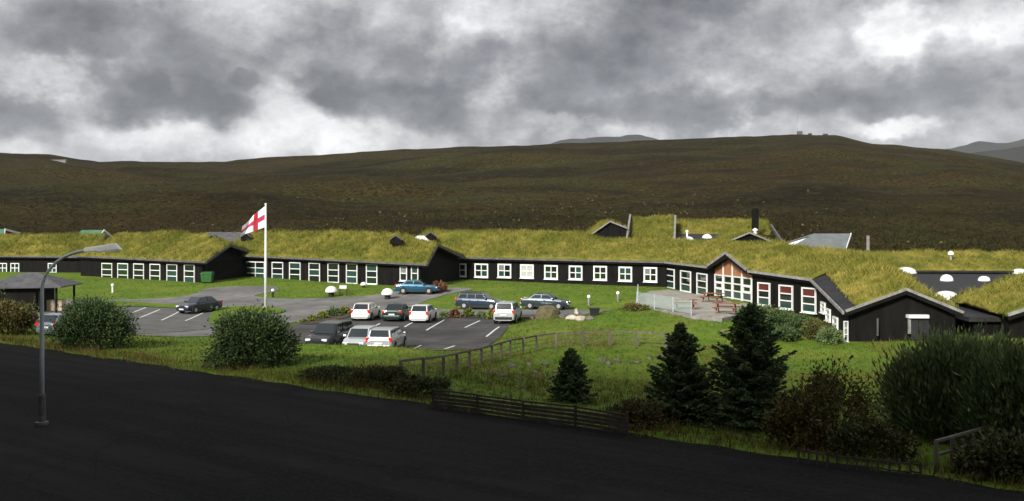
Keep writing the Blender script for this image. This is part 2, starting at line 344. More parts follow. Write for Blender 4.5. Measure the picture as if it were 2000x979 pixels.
def h(x, y):
    x = np.asarray(x, float); y = np.asarray(y, float); shp = np.broadcast(x, y).shape
    x = np.broadcast_to(x, shp).ravel(); y = np.broadcast_to(y, shp).ravel()
    yc = np.clip(y, -60, 150); xc = np.clip(x, -110, 110); out = np.empty(len(x))
    for i in range(0, len(x), 20000):
        s_ = slice(i, i+20000); r2 = (xc[s_,None]-CP[:,0])**2+(yc[s_,None]-CP[:,1])**2
        out[s_] = _tps(r2)@_W[:_n]+_W[_n]+_W[_n+1]*xc[s_]+_W[_n+2]*yc[s_]
    d = (x-RA[0])*RN[0]+(y-RA[1])*RN[1]
    bumps = .10*fbm(x*.35, y*.35, 3, 3)*sm(1, 5, d)*(1-sm(62, 70, y)*.85)
    out = out+.40*np.exp(-((y-58.4)/1.5)**2)*sm(-20,-15,x)*(1-sm(-8,-3,x))
    near = 1.0+5.4*sm(-17, -27.5, d)+np.clip((-30-d)*.18, 0, 6)
    out = np.where(d > 0, 1+(out-1)*sm(0, 2.0, d)+bumps, near)
    # the hill behind
    up = x/np.maximum(y, 60); ur = EYE+(HZ-np.interp(up, RU, RV))/F*YR
    f = np.clip((y-150)/(YR-150), 0, None)
    prof = np.where(f < 1, .78*f+.22*f**2, 1-.9*sm(1, 2.4, f))
    warp = 40*fbm(x*.006, y*.006, 3, 5)
    ter = fbm(x*.010+3, y*.014, 5, 9)*13+3.2*np.abs(np.sin((y+warp)*.045))*sm(.05,.3,f)
    env = np.sin(np.clip(f, 0, 1)*math.pi)**.7
    hill = 2.1+(ur-2.1)*prof+ter*env*.8+sm(.9,1,f)*fbm(x*.05,y*.01,3,2)*1.3
    w = sm(140, 165, y)
    return (out*(1-w)+hill*w).reshape(shp)
def hz(x, y): return float(h(np.array([x]), np.array([y]))[0])
_ys = np.linspace(22, 175, 1500)
def gat(u, v):
    """where the sight line of a photo pixel meets the ground (world point)"""
    k = (u-1000)/F; zr = EYE-(v-HZ)/F*_ys; below = np.nonzero(zr < h(k*_ys, _ys))[0]
    Y = _ys[below[0]] if len(below) else 150.
    return Vector((k*Y, Y, hz(k*Y, Y)))
def at(u, v, Y): return Vector(((u-1000)/F*Y, Y, EYE-(v-HZ)/F*Y))

xs = np.arange(-115, 115.1, .62); ys = np.arange(-58, 151, .62)
XX, YY = np.meshgrid(xs, ys); ZZ = h(XX, YY)
def grid_faces(nr, nc):
    i = (np.arange(nr-1)[:,None]*nc+np.arange(nc-1)).ravel(); return np.stack([i, i+1, i+nc+1, i+nc], 1)
g = np_mesh('ground', np.stack([XX.ravel(), YY.ravel(), ZZ.ravel()], 1), grid_faces(len(ys), len(xs)), M_LAWN, smooth=True)
tag(g, kind='structure')
hy = np.concatenate([np.arange(149, 420, 2.2), np.geomspace(421, 2400, 190)]); hu = np.linspace(-.95, .95, 460)
UU, HY = np.meshgrid(hu, hy); HX = UU*HY; HZZ = h(HX, HY)-np.where(HY < 151.5, .05, 0)
g = np_mesh('hillside', np.stack([HX.ravel(), HY.ravel(), HZZ.ravel()], 1), grid_faces(len(hy), len(hu)), M_MOOR, smooth=True)
tag(g, kind='structure')
pl = MB(); K = 64; pl.add([(6300*math.cos(2*math.pi*i/K), 6300*math.sin(2*math.pi*i/K), -2.5) for i in range(K)], [tuple(range(K))])
tag(pl.build('plain', M_MOOR), kind='structure')
def mountain(pix, Y, depth, seed):
    """a far ridge: crest through the pixel outline at distance Y, with slopes before and behind"""
    us = np.array([p[0] for p in pix]); vs = np.array([p[1] for p in pix]); uu = np.linspace(us[0], us[-1], 120); rows = np.linspace(-1, 1, 41)
    cx = (uu-1000)/F*Y; cz = EYE+(HZ-np.interp(uu, us, vs))/F*Y
    R, C = np.meshgrid(rows, cx, indexing='ij'); Z = np.broadcast_to(cz, R.shape)*(1-np.abs(R))**.8
    Z = Z+fbm(C*.004, R*4, 5, seed)*Y*.006*(1-np.abs(R))-3
    o = np_mesh('far_mountain', np.stack([C.ravel(), (Y+R*depth).ravel(), Z.ravel()], 1), grid_faces(41, 120), M_FAR, smooth=True)
    return tag(o, kind='structure')
mountain([(860,330),(960,290),(1000,286),(1060,280),(1120,270),(1160,262),(1200,259),(1240,261),(1280,272),(1340,290),(1450,330)], 4800, 1300, 1)
mountain([(1700,340),(1800,300),(1850,288),(1900,277),(1960,272),(2040,268),(2120,275),(2250,330)], 5000, 1300, 2)
mountain([(1780,330),(1880,304),(1950,292),(2020,280),(2100,272),(2300,300)], 2700, 700, 3)

# ------------------------------------------------------------------ paved sheets
def sheet(name, poly, m, off=.03, step=.8, kind='structure'):
    """a flat polygon in plan draped over the terrain"""
    b = bmesh.new(); vs = [b.verts.new((p[0], p[1], 0)) for p in poly]; b.faces.new(vs)
    x0, x1 = min(p[0] for p in poly), max(p[0] for p in poly); y0, y1 = min(p[1] for p in poly), max(p[1] for p in poly)
    for ax, lo, hi in ((0, x0, x1), (1, y0, y1)):
        q = lo+step
        while q < hi:
            no = (1,0,0) if ax == 0 else (0,1,0); co = (q,0,0) if ax == 0 else (0,q,0)
            bmesh.ops.bisect_plane(b, geom=b.verts[:]+b.edges[:]+b.faces[:], plane_co=co, plane_no=no); q += step
    b.verts.ensure_lookup_table(); P = np.array([v.co[:2] for v in b.verts]); Z = h(P[:,0], P[:,1])+off
    for v, z in zip(b.verts, Z): v.co.z = z
    bmesh.ops.recalc_face_normals(b, faces=b.faces)
    me = bpy.data.meshes.new(name); b.to_mesh(me); b.free(); me.materials.append(m)
    if len(me.polygons) and me.polygons[0].normal.z < 0: me.flip_normals()
    o = bpy.data.objects.new(name, me); COL.objects.link(o); return tag(o, kind=kind)
def smooth_poly(pts, n=4, closed=True):
    out = []; k = len(pts)
    for i in range(k):
        p0, p1, p2, p3 = [Vector(pts[(i+j-1) % k][:2]) for j in range(4)]
        for t in range(n):
            t /= n; out.append(.5*((2*p1)+(p2-p0)*t+(2*p0-5*p1+4*p2-p3)*t*t+(3*p1-p0-3*p2+p3)*t**3))
    return out
def rp(t, d): return (RA[0]+RT[0]*t+RN[0]*d, RA[1]+RT[1]*t+RN[1]*d)
sheet('road', [rp(-62,-17.5), rp(100,-17.5)]+[rp(100-.9*i, .12*math.sin(i*1.7)+.10*math.sin(i*.61)+random.uniform(-.09,.09)) for i in range(181)], M_ROAD, .015, 2.5)

def flat(u, v): Y = EYE*F/(v-HZ); return V3(((u-1000)/F*Y, Y, hz((u-1000)/F*Y, Y)))
V3 = Vector
lot_r = [flat(*p)[:2] for p in [(600,676),(640,690),(800,692),(880,688),(940,681),(965,668),(985,650),(992,640)]]
lot_r += [(-.2,84.5),(-5,85.3),(-12.5,85.6),(-15.8,83),(-18.5,73)]
sheet('car_park', smooth_poly(lot_r), M_LOT, .05)
drive = [(-66,101),(-52,100),(-38,100.5),(-34,104),(-33.6,109.5),(-27.5,110.8),(-25.5,107.5),(-27,102.8),(-22,100.4),(-15,101.2),(-11.2,104.6),(-8.6,106.3),(-4.2,106),(-6.8,101),(-8.6,97),
         (-9,92.8),(-3,91.0),(4,90.2),(10,88.8),(11.8,85.5),(10.5,83.2),(7,85.0),(2,86.8),(-2.8,87.0),(-9,87.6),(-14,86.8),(-17.2,83.5),(-19.6,73),(-23,67.5),(-30,70.5),(-45,80),(-62,91)]
sheet('driveway', smooth_poly(drive, 3), M_DRIVE, .035)
lot_l = [gat(*p)[:2] for p in [(225,655),(300,652),(400,645),(440,632),(436,618),(330,600),(260,600),(150,606),(140,640)]]
sheet('side_car_park', smooth_poly(lot_l, 3), M_LOT if False else mat('worn_lot_asphalt', (.085,.083,.08), (.12,.118,.115), .6, .9, .3, 30, spec=.2), .055)
sheet('lawn_island', smooth_poly([gat(*p)[:2] for p in [(415,612),(440,602),(500,600),(555,606),(545,614),(500,616),(470,620),(440,632),(410,634)]], 4), M_LAWN, .12, .6)
sheet('grass_strip', smooth_poly([gat(*p)[:2] for p in [(140,598),(200,590),(260,592),(350,598),(350,604),(250,600),(180,602)]], 4), M_LAWN, .11, .6)
bed = [gat(*p)[:2] for p in [(584,633),(620,622),(660,608),(684,606),(682,620),(650,628),(610,635)]]
sheet('planting_bed', smooth_poly(bed, 4), M_SOIL, .10, .6)
bed2 = [(-5.2,85.2),(-5.0,86.9),(0,86.6),(2.6,85.6),(3.0,83.6),(-.2,84.2)]
sheet('planting_bed', smooth_poly(bed2, 4), M_SOIL, .10, .6)

def line(p, q, w=.13, name='bay_line'):
    a = Vector(p[:2]); b = Vector(q[:2]); d = (b-a); n_ = Vector((-d.y, d.x)).normalized()*w/2
    return sheet(name, [a-n_, b-n_, b+n_, a+n_], M_LINE, .062, .8)
for (p, q) in (((908,640),(937,626)),((833,646),(868,624)),((950,657),(975,640)),((790,640),(806,630)),((805,686),(822,674)),((868,686),(888,676)),((730,640),(742,633)),
               ((259,612),(285,602)),((273,622),(312,606)),((315,627),(352,609)),((362,628),(400,611)),((305,602),(318,599))):
    line(flat(*p) if p[0] > 600 else gat(*p), flat(*q) if p[0] > 600 else gat(*q), .15)

# ------------------------------------------------------------------ leaves and grass blades
def leaf_mesh(P, D, size, asp, m, name, parent, jit=.6):
    """one rhombic leaf per point P, long axis near D"""
    n = len(P); D = D+rng.normal(0, jit, (n, 3)); D /= np.linalg.norm(D, axis=1)[:,None]+1e-9
    S = np.cross(D, rng.normal(0, 1, (n, 3))); S /= np.linalg.norm(S, axis=1)[:,None]+1e-9
    sz = size*rng.uniform(.6, 1.4, n)[:,None]
    V = np.stack([P-D*sz*.5, P+S*sz*asp*.5, P+D*sz*.5, P-S*sz*asp*.5], 1).reshape(-1, 3)
    return np_mesh(name, V, np.arange(4*n).reshape(-1, 4), m, parent)
def blades(P, hgt, wid, m, name, parent=None, per=3, lean=.5):
    """upright little triangles rooted at the points P (n,3)"""
    P = np.repeat(np.asarray(P), per, 0); n = len(P)
    P = P+np.stack([rng.normal(0, 1, n)*hgt*.35, rng.normal(0, 1, n)*hgt*.35, np.zeros(n)], 1)
    a = rng.uniform(0, 2*np.pi, n); w = wid*rng.uniform(.6, 1.4, n); H_ = hgt*rng.uniform(.45, 1.35, n)
    dx = np.stack([np.cos(a)*w, np.sin(a)*w, np.zeros(n)], 1)
    tip = P+np.stack([rng.normal(0, lean, n)*H_, rng.normal(0, lean, n)*H_, H_], 1)
    V = np.stack([P-dx, P+dx, tip], 1).reshape(-1, 3); V[:,2] -= np.tile([.03,.03,0], n)
    return np_mesh(name, V, np.arange(3*n).reshape(-1, 3), m, parent)
def poly_lerp(pts, n):
    pts = np.array([tuple(p) for p in pts], float); l = np.concatenate([[0], np.cumsum(np.linalg.norm(np.diff(pts, axis=0), axis=1))])
    t = np.linspace(0, l[-1], n); return np.stack([np.interp(t, l, pts[:,k]) for k in range(3)], 1), l[-1]
def resample(curves, step):
    """same parameter (by vertex index) on every curve"""
    k = len(curves[0]); ln = max(sum((Vector(c[i+1])-Vector(c[i])).length for i in range(k-1)) for c in curves)
    n = max(3, int(ln/step)); t = np.linspace(0, k-1, n)
    return [np.stack([np.interp(t, np.arange(k), np.array([tuple(p) for p in c])[:,j]) for j in range(3)], 1) for c in curves]
def turf_roof(parent, curves, thick=.28, seed=1, dens=26, blade=.26, name='turf_roof', amp=.22, over=0):
    """a thick, uneven turf sheet lofted through the curves (front eave, ridge, back eave ...)"""
    cs = resample(curves, .45); rows = []
    for a, b in zip(cs[:-1], cs[1:]):
        L_ = np.linalg.norm(a-b, axis=1).max(); k = max(2, int(L_/.5))
        for j in range(k): rows.append(a+(b-a)*j/k)
    rows.append(cs[-1]); G = np.array(rows); nr, nc = G.shape[:2]
    nz = fbm(G[...,0]*.45, G[...,1]*.45, 4, seed)*amp*1.6+fbm(G[...,0]*1.9, G[...,1]*1.9, 3, seed+5)*amp
    G = G.copy(); G[...,2] += thick+nz*.8
    # round the outer edge
    for e in (0, nr-1): G[e,:,2] -= .10
    G[:,0,2] -= .06; G[:,-1,2] -= .06
    V = G.reshape(-1, 3); T = grid_faces(nr, nc)
    Bm = V.copy(); Bm[:,2] = np.array(rows).reshape(-1, 3)[:,2]+.012
    n0 = len(V); ring = list(range(nc))+[i*nc+nc-1 for i in range(1, nr)]+[(nr-1)*nc+i for i in range(nc-2, -1, -1)]+[i*nc for i in range(nr-2, 0, -1)]
    side = np.array([(ring[i], ring[(i+1) % len(ring)], n0+ring[(i+1) % len(ring)], n0+ring[i]) for i in range(len(ring))])
    o = np_mesh(name, np.concatenate([V, Bm]), np.concatenate([T, T[:,::-1]+n0, side[:,::-1]]), M_TURF, parent, smooth=True)
    b = bmesh.new(); b.from_mesh(o.data); bmesh.ops.recalc_face_normals(b, faces=b.faces); b.to_mesh(o.data); b.free()
    if dens:
        area = np.linalg.norm(np.cross(V[T[:,1]]-V[T[:,0]], V[T[:,3]]-V[T[:,0]]), axis=1); n = int(area.sum()*dens)
        idx = rng.choice(len(T), n, p=area/area.sum()); s, t = rng.random((2, n, 1))
        q = V[T[idx]]; P = (q[:,0]*(1-s)+q[:,1]*s)*(1-t)+(q[:,3]*(1-s)+q[:,2]*s)*t
        tag(blades(P, blade*(.7+1.3*np.repeat(np.clip(fbm(P[:,0]*.5, P[:,1]*.5, 3, 77)+.45, 0, 1), 2)), .028, M_TURFB, 'turf_blades', o, 2, .7), kind='stuff')
        k_ = rng.choice(len(P), int(len(P)*.035)); T_ = P[k_]; T_ = T_[fbm(T_[:,0]*.35, T_[:,1]*.35, 3, 31) > -.05]
        if len(T_): tag(blades(T_, .42, .022, M_TURFB, 'tall_tufts', o, 6, .35), kind='stuff')
    return o
def wall(mb, p, q, zb0, zb1, zt0, zt1, th=.25):
    p = Vector((p[0], p[1], 0)); q = Vector((q[0], q[1], 0)); n = Vector((-(q-p).y, (q-p).x, 0)).normalized()*th
    mb.hexa([p+Vector((0,0,zb0)), q+Vector((0,0,zb1)), q+n+Vector((0,0,zb1)), p+n+Vector((0,0,zb0))],
            [p+Vector((0,0,zt0)), q+Vector((0,0,zt1)), q+n+Vector((0,0,zt1)), p+n+Vector((0,0,zt0))])
def hit(p, q, u):
    """parameter along wall p-q seen at photo column u"""
    k = (u-1000)/F; dx, dy = q[0]-p[0], q[1]-p[1]; t = (k*p[1]-p[0])/(dx-k*dy); return t
def window(parent, p, q, u, wpx, v0, v1, cols=1, rows=3, glass=None, fr=.11, name='window', split=None):
    """a white framed window on the wall plane p->q (left to right as seen from outside)"""
    d = Vector((q[0]-p[0], q[1]-p[1], 0)); L_ = d.length; d.normalize(); n = Vector((d.y, -d.x, 0))
    t = hit(p, q, u); c = Vector((p[0]+(q[0]-p[0])*t, p[1]+(q[1]-p[1])*t, 0)); Y = c.y
    t0, t1 = hit(p, q, u-wpx/2), hit(p, q, u+wpx/2); w = abs(t1-t0)*L_
    z1, z0 = EYE-(v0-HZ)/F*Y, EYE-(v1-HZ)/F*Y
    c.z = 0; mb = MB(); D = .12; off = n*(D/2+.005); up = Vector((0,0,1))
    fr = min(fr, w*.17)
    mb.box(c+off+up*(z0+fr/2), (w, D, fr), d, n); mb.box(c+off+up*(z1-fr/2), (w, D, fr), d, n)
    for s in (-1, 1): mb.box(c+off+d*s*(w/2-fr/2)+up*((z0+z1)/2), (fr, D-.004, z1-z0-2*fr), d, n)
    iw, ih = w-2*fr, z1-z0-2*fr; mu = min(.10, fr*.9)
    for k in range(1, cols): mb.box(c+off+d*(-iw/2+iw*k/cols)+up*((z0+z1)/2), (mu, D-.012, ih), d, n)
    for k in range(1, rows): mb.box(c+off+up*(z0+fr+ih*k/rows), (iw, D-.020, mu*.9), d, n)
    mb.box(c+n*.11+up*(z0-.035), (w+.10, .24, .06), d, n)
    f = mb.build(name, M_WHITE, parent)
    for i in range(cols):
        for j in range(rows):
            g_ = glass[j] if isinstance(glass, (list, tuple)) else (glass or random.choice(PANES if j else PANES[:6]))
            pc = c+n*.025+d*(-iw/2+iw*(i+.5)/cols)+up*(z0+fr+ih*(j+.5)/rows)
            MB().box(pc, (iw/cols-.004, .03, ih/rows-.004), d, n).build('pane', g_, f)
    return f
def gable_fill(mb, p, q, pk, zp, zq, th=.25):
    p3 = Vector((p[0], p[1], zp)); q3 = Vector((q[0], q[1], zq)); n = Vector((-(q3-p3).y, (q3-p3).x, 0)).normalized()*th
    mb.prism([p3, q3, Vector(pk)], n)
def bar(parent, pts, w, hgt, m, name, dz=0):
    mb = MB()
    for a, b in zip(pts[:-1], pts[1:]): mb.beam(Vector(a)+Vector((0,0,dz)), Vector(b)+Vector((0,0,dz)), w, hgt)
    return mb.build(name, m, parent)

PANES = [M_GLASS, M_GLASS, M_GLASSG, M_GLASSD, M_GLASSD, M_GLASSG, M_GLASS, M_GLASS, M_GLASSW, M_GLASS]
def wing(label, P, Q, ez0, ez1, run, rise, skew, seed, bz=1.0, ridge_mid=None, setback=.55, backrun=5.5, cut=None, name='turf_roofed_wing'):
    """long single-storey wing: eave P->Q (front), ridge run metres behind; the right gable is cut back by skew metres"""
    P = V3(P); Q = V3(Q); d = (Q-P).normalized(); n = V3((-d.y, d.x, 0))
    root = thing(name, (P.x, P.y, bz), label, 'building'); inv = V3((P.x, P.y, bz))
    eP = V3((P.x, P.y, ez0)); eQ = V3((Q.x, Q.y, ez1))
    rP = eP+n*run+V3((0,0,rise)); rQ = eQ+n*run-d*skew+V3((0,0,rise))
    if ridge_mid: rQ.z = ez1+ridge_mid
    bP = rP+n*backrun-V3((0,0,rise*.85)); bQ = rQ+n*backrun-V3((0,0,(rQ.z-ez1)*.85))
    front = [eP, eP.lerp(eQ, .5), eP.lerp(eQ, .80), eQ]
    ridge = [rP, rP.lerp(rQ, .5), rP.lerp(rQ, .80), rQ]
    if ridge_mid:
        for k, w_ in ((1, 0), (2, .0)): ridge[k].z = rP.z+(rise*0)
        ridge[1].z = rP.z+.12; ridge[2].z = rP.z-.1
    back = [bP, bP.lerp(bQ, .5), bP.lerp(bQ, .80), bQ]
    sp = root.location
    def loc(o):
        o.matrix_parent_inverse = Matrix.Translation(-sp); return o
    loc(turf_roof(root, [front, ridge, back], seed=seed))
    mb = MB(); wp = eP+n*setback; wq = eQ+n*setback-d*(skew*setback/run+.9)
    wall(mb, wp, wq, bz-.6, bz-.6, ez0, ez1)
    # gable end wall, right
    gq = rQ-d*.9; bq2 = bQ-d*.9
    mb.prism([V3((wq.x, wq.y, bz-.6)), V3((bq2.x, bq2.y, bz-.6)), V3((bq2.x, bq2.y, bQ.z-.05)), V3((gq.x, gq.y, rQ.z-.06)), V3((wq.x, wq.y, ez1))], -d*.25)
    loc(mb.build('wall', M_BLACK, root))
    loc(bar(root, [eP+V3((0,0,.02))-n*.06, eQ+V3((0,0,.02))-n*.06], .16, .20, M_TRIMD, 'gutter'))
    loc(bar(root, [eP+n*.05-V3((0,0,.14)), eQ+n*.05-V3((0,0,.14))], .05, .22, M_BLACK, 'fascia'))
    loc(bar(root, [eQ+d*.06+V3((0,0,.0)), rQ+d*.06+V3((0,0,.06)), bQ+d*.06], .07, .30, M_TRIMD, 'bargeboard', .02))
    sf = MB(); sf.add([eP, eQ, wq+V3((0,0,0)), wp], [(0,1,2,3)]); 
    return root, wp, wq, loc
def put(loc, o): loc(o); return o

# ---- left wings
W0, p, q, lc = wing('turf-roofed black wing behind the grey hut, with small square windows', at(-120,503,136), at(175,503,131), 3.75, 3.72, 6.5, 2.75, 2, 11, 1.2)
for u in (6, 30, 103): put(lc, window(W0, p, q, u, 17, 514, 533, 2, 2))
W1, p1, q1, lc1 = wing('turf-roofed black wing with six tall white windows beside the green container', at(150,501,126), at(402,513,113), 4.0, 3.70, 6.2, 2.75, 2.9, 21, 1.2, ridge_mid=1.75)
for u, dv in ((210,0),(241,.3),(272,.9),(304,1.6),(337,2),(371,2.8)):
    put(lc1, window(W1, p1, q1, u, 20.5, 514+dv, 549.5+dv*1.3, 1, 3))
W2, p2, q2, lc2 = wing('turf-roofed black wing with tall white windows behind the flagpole', at(420,497.5,125), at(834,518,106.5), 4.26, 3.68, 6.4, 2.6, 3.4, 31, 1.2, ridge_mid=1.95)
put(lc2, window(W2, p2, q2, 463, 17, 511, 545, 2, 1))
put(lc2, window(W2, p2, q2, 500, 36, 511, 546, 2, 3))
for u, a, b in ((543,512,548),(577,512.5,549),(615,513.5,551.5),(652,514,552.5),(688,515,554.5),(727,516,555.5)):
    put(lc2, window(W2, p2, q2, u, 22, a, b, 1, 3))
# entrance doors in the gable end of that wing
for u in (790, 812):
    put(lc2, window(W2, p2, q2, u-1, 14, 519, 549, 1, 2, name='door'))

# ---- main wing with dining room gable
E = [V3((-15.4,125.6,4.05)), V3((-9.84,122,4.0)), V3((16.4,105.3,4.0)), V3((18.55,92.6,4.0)), V3((20.2,84.0,4.05)), V3((23.4,76.8,3.72))]
Rg = [V3((-11.6,131.2,6.95)), V3((-6.4,127.5,7.05)), V3((21.2,112.5,6.35)), V3((25.6,93.8,6.0)), V3((27.3,86.3,5.75)), V3((29.0,80.2,5.2))]
Bk = [V3((-8.0,136.5,4.6)), V3((-3,133,4.6)), V3((27,118.5,4.3)), V3((32.5,95,4.0)), V3((34,89,3.7)), V3((34.5,84,3.2))]
W3 = thing('turf_roofed_main_building', (4, 112, 1.2), 'long turf-roofed black building with ten square white windows and glazed brown gable', 'building')
for t_, zr_ in ((.94, 6.0), (.60, 6.2), (.53, 6.9)):      # the ridge steps down where the hall stands behind it
    E.insert(2, V3((-9.84,122,4)).lerp(V3((16.4,105.3,4)), t_)); Rg.insert(2, V3((-6.4,127.5,zr_)).lerp(V3((21.2,112.5,zr_)), t_)); Bk.insert(2, V3((-3,133,4.6)).lerp(V3((27,118.5,4.3)), t_))
RF, RR, RB = E[:7], Rg[:7], Bk[:7]
RR[5].z = 5.95
for l_ in (E, Rg, Bk): del l_[2:5]
MPI = Matrix.Translation(-W3.location)
def l3(o): o.matrix_parent_inverse = MPI; return o
PK = V3((19.35,88.3,5.36))              # peak of the glazed gable
# roof left of the gable, gable valley, roof right of it
l3(turf_roof(W3, [RF, RR, RB], seed=41))
PKb = V3((26.4,90.1,5.75))
l3(turf_roof(W3, [[E[3], PK], [Rg[3]+V3((.3,0,-.02)), PKb]], seed=43))
l3(turf_roof(W3, [[PK, E[4]], [PKb, Rg[4]+V3((.3,0,-.02))]], seed=44))
l3(turf_roof(W3, [[E[4], E[5]], [Rg[4], Rg[5]], [Bk[4], Bk[5]]], seed=45))
def setb(a, b, s): 
    n = V3((-(b-a).y, (b-a).x, 0)).normalized()*s; return a+n, b+n
mb = MB(); SEG = []
for i, sb in ((0,.5),(1,.5),(2,.45),(3,.5),(4,.45)):
    a, b = setb(E[i], E[i+1], sb); SEG.append((a, b))
    za = 4.0 if i != 4 else 3.7
    wall(mb, a, b, .2, .2 if i < 4 else -.2, E[i].z, E[i+1].z)
l3(mb.build('wall', M_BLACK, W3))
for i in (0, 1, 2, 4):
    nn = V3((-(E[i+1]-E[i]).y, (E[i+1]-E[i]).x, 0)).normalized()
    l3(bar(W3, [E[i]-nn*.06, E[i+1]-nn*.06], .16, .20, M_TRIM if i >= 2 else M_TRIMD, 'gutter', .02))
    l3(bar(W3, [E[i]+nn*.06, E[i+1]+nn*.06], .05, .24, M_BLACK, 'fascia', -.16))
ud = (E[4]-E[3]).normalized(); no = V3((ud.y, -ud.x, 0))
for a, b in ((E[3], PK), (PK, E[4])):
    l3(bar(W3, [a+no*.22, b+no*.22], .07, .24, M_TRIM, 'bargeboard', .16))
    l3(bar(W3, [a+no*.17, b+no*.17], .07, .30, M_BLACK, 'verge_board', -.10))
pw, qw = SEG[1]
for u, a, b in ((856,513.5,539),(898,514.5,540.5),(941,515,542),(986,515.5,542.5),(1030,516.5,543.5),(1077,518,545.5),(1125,519,546.5),(1173,519.5,547.5),(1222,521,549.5),(1271,522,551)):
    l3(window(W3, pw, qw, u, 26.5, a, b, 2, 2, M_CURT if u == 1030 else None, .17))
pw, qw = SEG[2]
for u, w_, a, b in ((1309,18,525,563),(1340,20,529,570),(1372,20,534,577)):
    l3(window(W3, pw, qw, u, w_, a, b, 1, 3, [M_GLASSG, M_GLASS, M_GLASS]))
pw, qw = SEG[4]
for u, w_, a, b in ((1493,24,552,597),(1536,27,557,604),(1581,28,562,611)):
    l3(window(W3, pw, qw, u, w_, a, b, 1, 3, [M_GLASSG, M_GLASS, M_GLASSR]))
# glazed gable: timber panels above, windows below, pale mullions
a, b = SEG[3]; gd = (b-a).normalized(); gn = V3((gd.y, -gd.x, 0)); gw = (b-a).length
pk = V3(((a.x+b.x)/2, (a.y+b.y)/2, PK.z-.1))
gf = MB(); gable_fill(gf, a-gd*.0, b, pk, 4.0, 4.05); l3(gf.build('gable_wall', M_BLACK, W3))
for k in range(4):
    x0, x1 = gw*(.03+.94*k/4)+.06, gw*(.03+.94*(k+1)/4)-.06
    zt = lambda x: 4.0+(PK.z-4.0)*(1-abs(x/gw-.5)*2)-.22
    xm = [x0, x1]
    pts = [a+gd*x0+V3((0,0,3.42-a.z)), a+gd*x1+V3((0,0,3.42-a.z)), a+gd*x1+V3((0,0,zt(x1)-a.z)), a+gd*x0+V3((0,0,zt(x0)-a.z))]
    l3(MB().prism([p_+gn*.01 for p_ in pts], gn*.04).build('timber_panel', M_BROWN, W3))
    f = MB(); base = 1.36
    for zz in (base+.06, 2.08, 2.72, 3.36): f.box(a+gd*(x0+x1)/2+gn*.06+V3((0,0,zz-a.z)), (x1-x0, .10, .11), gd, gn)
    for xx in (x0+.05, x1-.05): f.box(a+gd*xx+gn*.061+V3((0,0,2.36-a.z)), (.13, .10, 2.12), gd, gn)
    if k in (0, 3):
        for zz in (2.16, 2.64): f.box(a+gd*(x0+x1)/2+gn*.07+V3((0,0,zz-a.z)), (x1-x0-.1, .10, .14), gd, gn)
        for xx in (x0+.16, x1-.16): f.box(a+gd*xx+gn*.071+V3((0,0,2.4-a.z)), (.16, .10, .62), gd, gn)
    fo = l3(f.build('window', M_WHITE, W3))
    for z0_, z1_, mm in ((base+.12, 2.02, M_GLASSG), (2.14, 2.66, M_GLASS), (2.78, 3.30, M_GLASS)):
        po = MB().box(a+gd*(x0+x1)/2+gn*.018+V3((0,0,(z0_+z1_)/2-a.z)), (x1-x0, .03, z1_-z0_+.1), gd, gn).build('pane', mm, fo)
for k in range(1, 4):
    x = gw*(.03+.94*k/4)
    l3(MB().box(a+gd*x+gn*.07+V3((0,0,(1.36+zt(x))/2-a.z)), (.10, .12, zt(x)-1.36), gd, gn).build('mullion', M_WHITE, W3))

# ---- right wing running towards the road
A0, A1 = V3((23.4,76.8,3.70)), V3((22.4,66.2,2.07)); K0, K1 = V3((29.0,80.2,5.2)), V3((26.45,66.1,3.55)); B0, B1 = V3((30.5,80.9,4.75)), V3((30.1,65.7,2.02))
W4 = thing('turf_roofed_end_wing', (26, 70, 0), 'turf-roofed black gable wing with white verge boards and four narrow windows', 'building')
MP4 = Matrix.Translation(-W4.location)
def l4(o): o.matrix_parent_inverse = MP4; return o
T0 = A0.lerp(K0, .24); T1 = A1.lerp(K1, .20)
l4(turf_roof(W4, [[T0+V3((0,0,-.05)), T1+V3((0,0,-.05))], [K0, K1], [B0, B1]], seed=51, thick=.26))
fs = MB(); fs.hexa([A0-V3((0,0,.05)), A1-V3((0,0,.05)), T1+V3((.4,0,-.0)), T0+V3((.4,0,0))], [A0+V3((0,0,.06)), A1+V3((0,0,.06)), T1+V3((.4,0,.13)), T0+V3((.4,0,.13))])
l4(fs.build('felt_strip', M_FELT, W4))
l4(bar(W4, [A0-V3((.10,0,0)), A1-V3((.10,0,0))], .12, .20, M_TRIM, 'gutter', .02))
o_ = V3((0,-.16,.16))
for a, b in ((A1, K1), (K1, B1)):
    l4(bar(W4, [a+o_, b+o_], .07, .18, M_WHITE if False else M_TRIM, 'bargeboard', .0)); l4(bar(W4, [a+o_+V3((0,.05,-.20)), b+o_+V3((0,.05,-.20))], .07, .28, M_BLACK, 'verge_board'))
mb = MB(); wa, wb = A0+V3((.45,0,0)), A1+V3((.45,.45,0)); wc = B1+V3((-.3,.45,0))
wall(mb, wa, wb, -.3, -.7, 3.70, 2.12)
mb.prism([V3((wb.x, wb.y, -.7)), V3((wc.x, wc.y, -.7)), V3((wc.x, wc.y, 1.95)), V3((K1.x, wb.y-.2, 3.45)), V3((wb.x, wb.y, 2.1))], V3((0,.25,0)))
mb.hexa([V3((wc.x-.25,wc.y,-.6)), V3((wc.x,wc.y,-.6)), V3((30.4,80,-.6)), V3((30.1,80,-.6))], [V3((wc.x-.25,wc.y,1.9)), V3((wc.x,wc.y,1.9)), V3((30.4,80,4.5)), V3((30.1,80,4.5))])
l4(mb.build('wall', M_BLACK, W4))
for u, w_, a, b in ((1609,8,590,611),(1619,8,603,627),(1633,9,619,647)):
    l4(window(W4, wa, wb, u, w_, a, b, 1, 2, M_GLASSW, .14))
dg = (wc-wb); 
l4(window(W4, wb, wc, 1651.5, 9, 627, 667, 1, 3, M_GLASSW, .10))
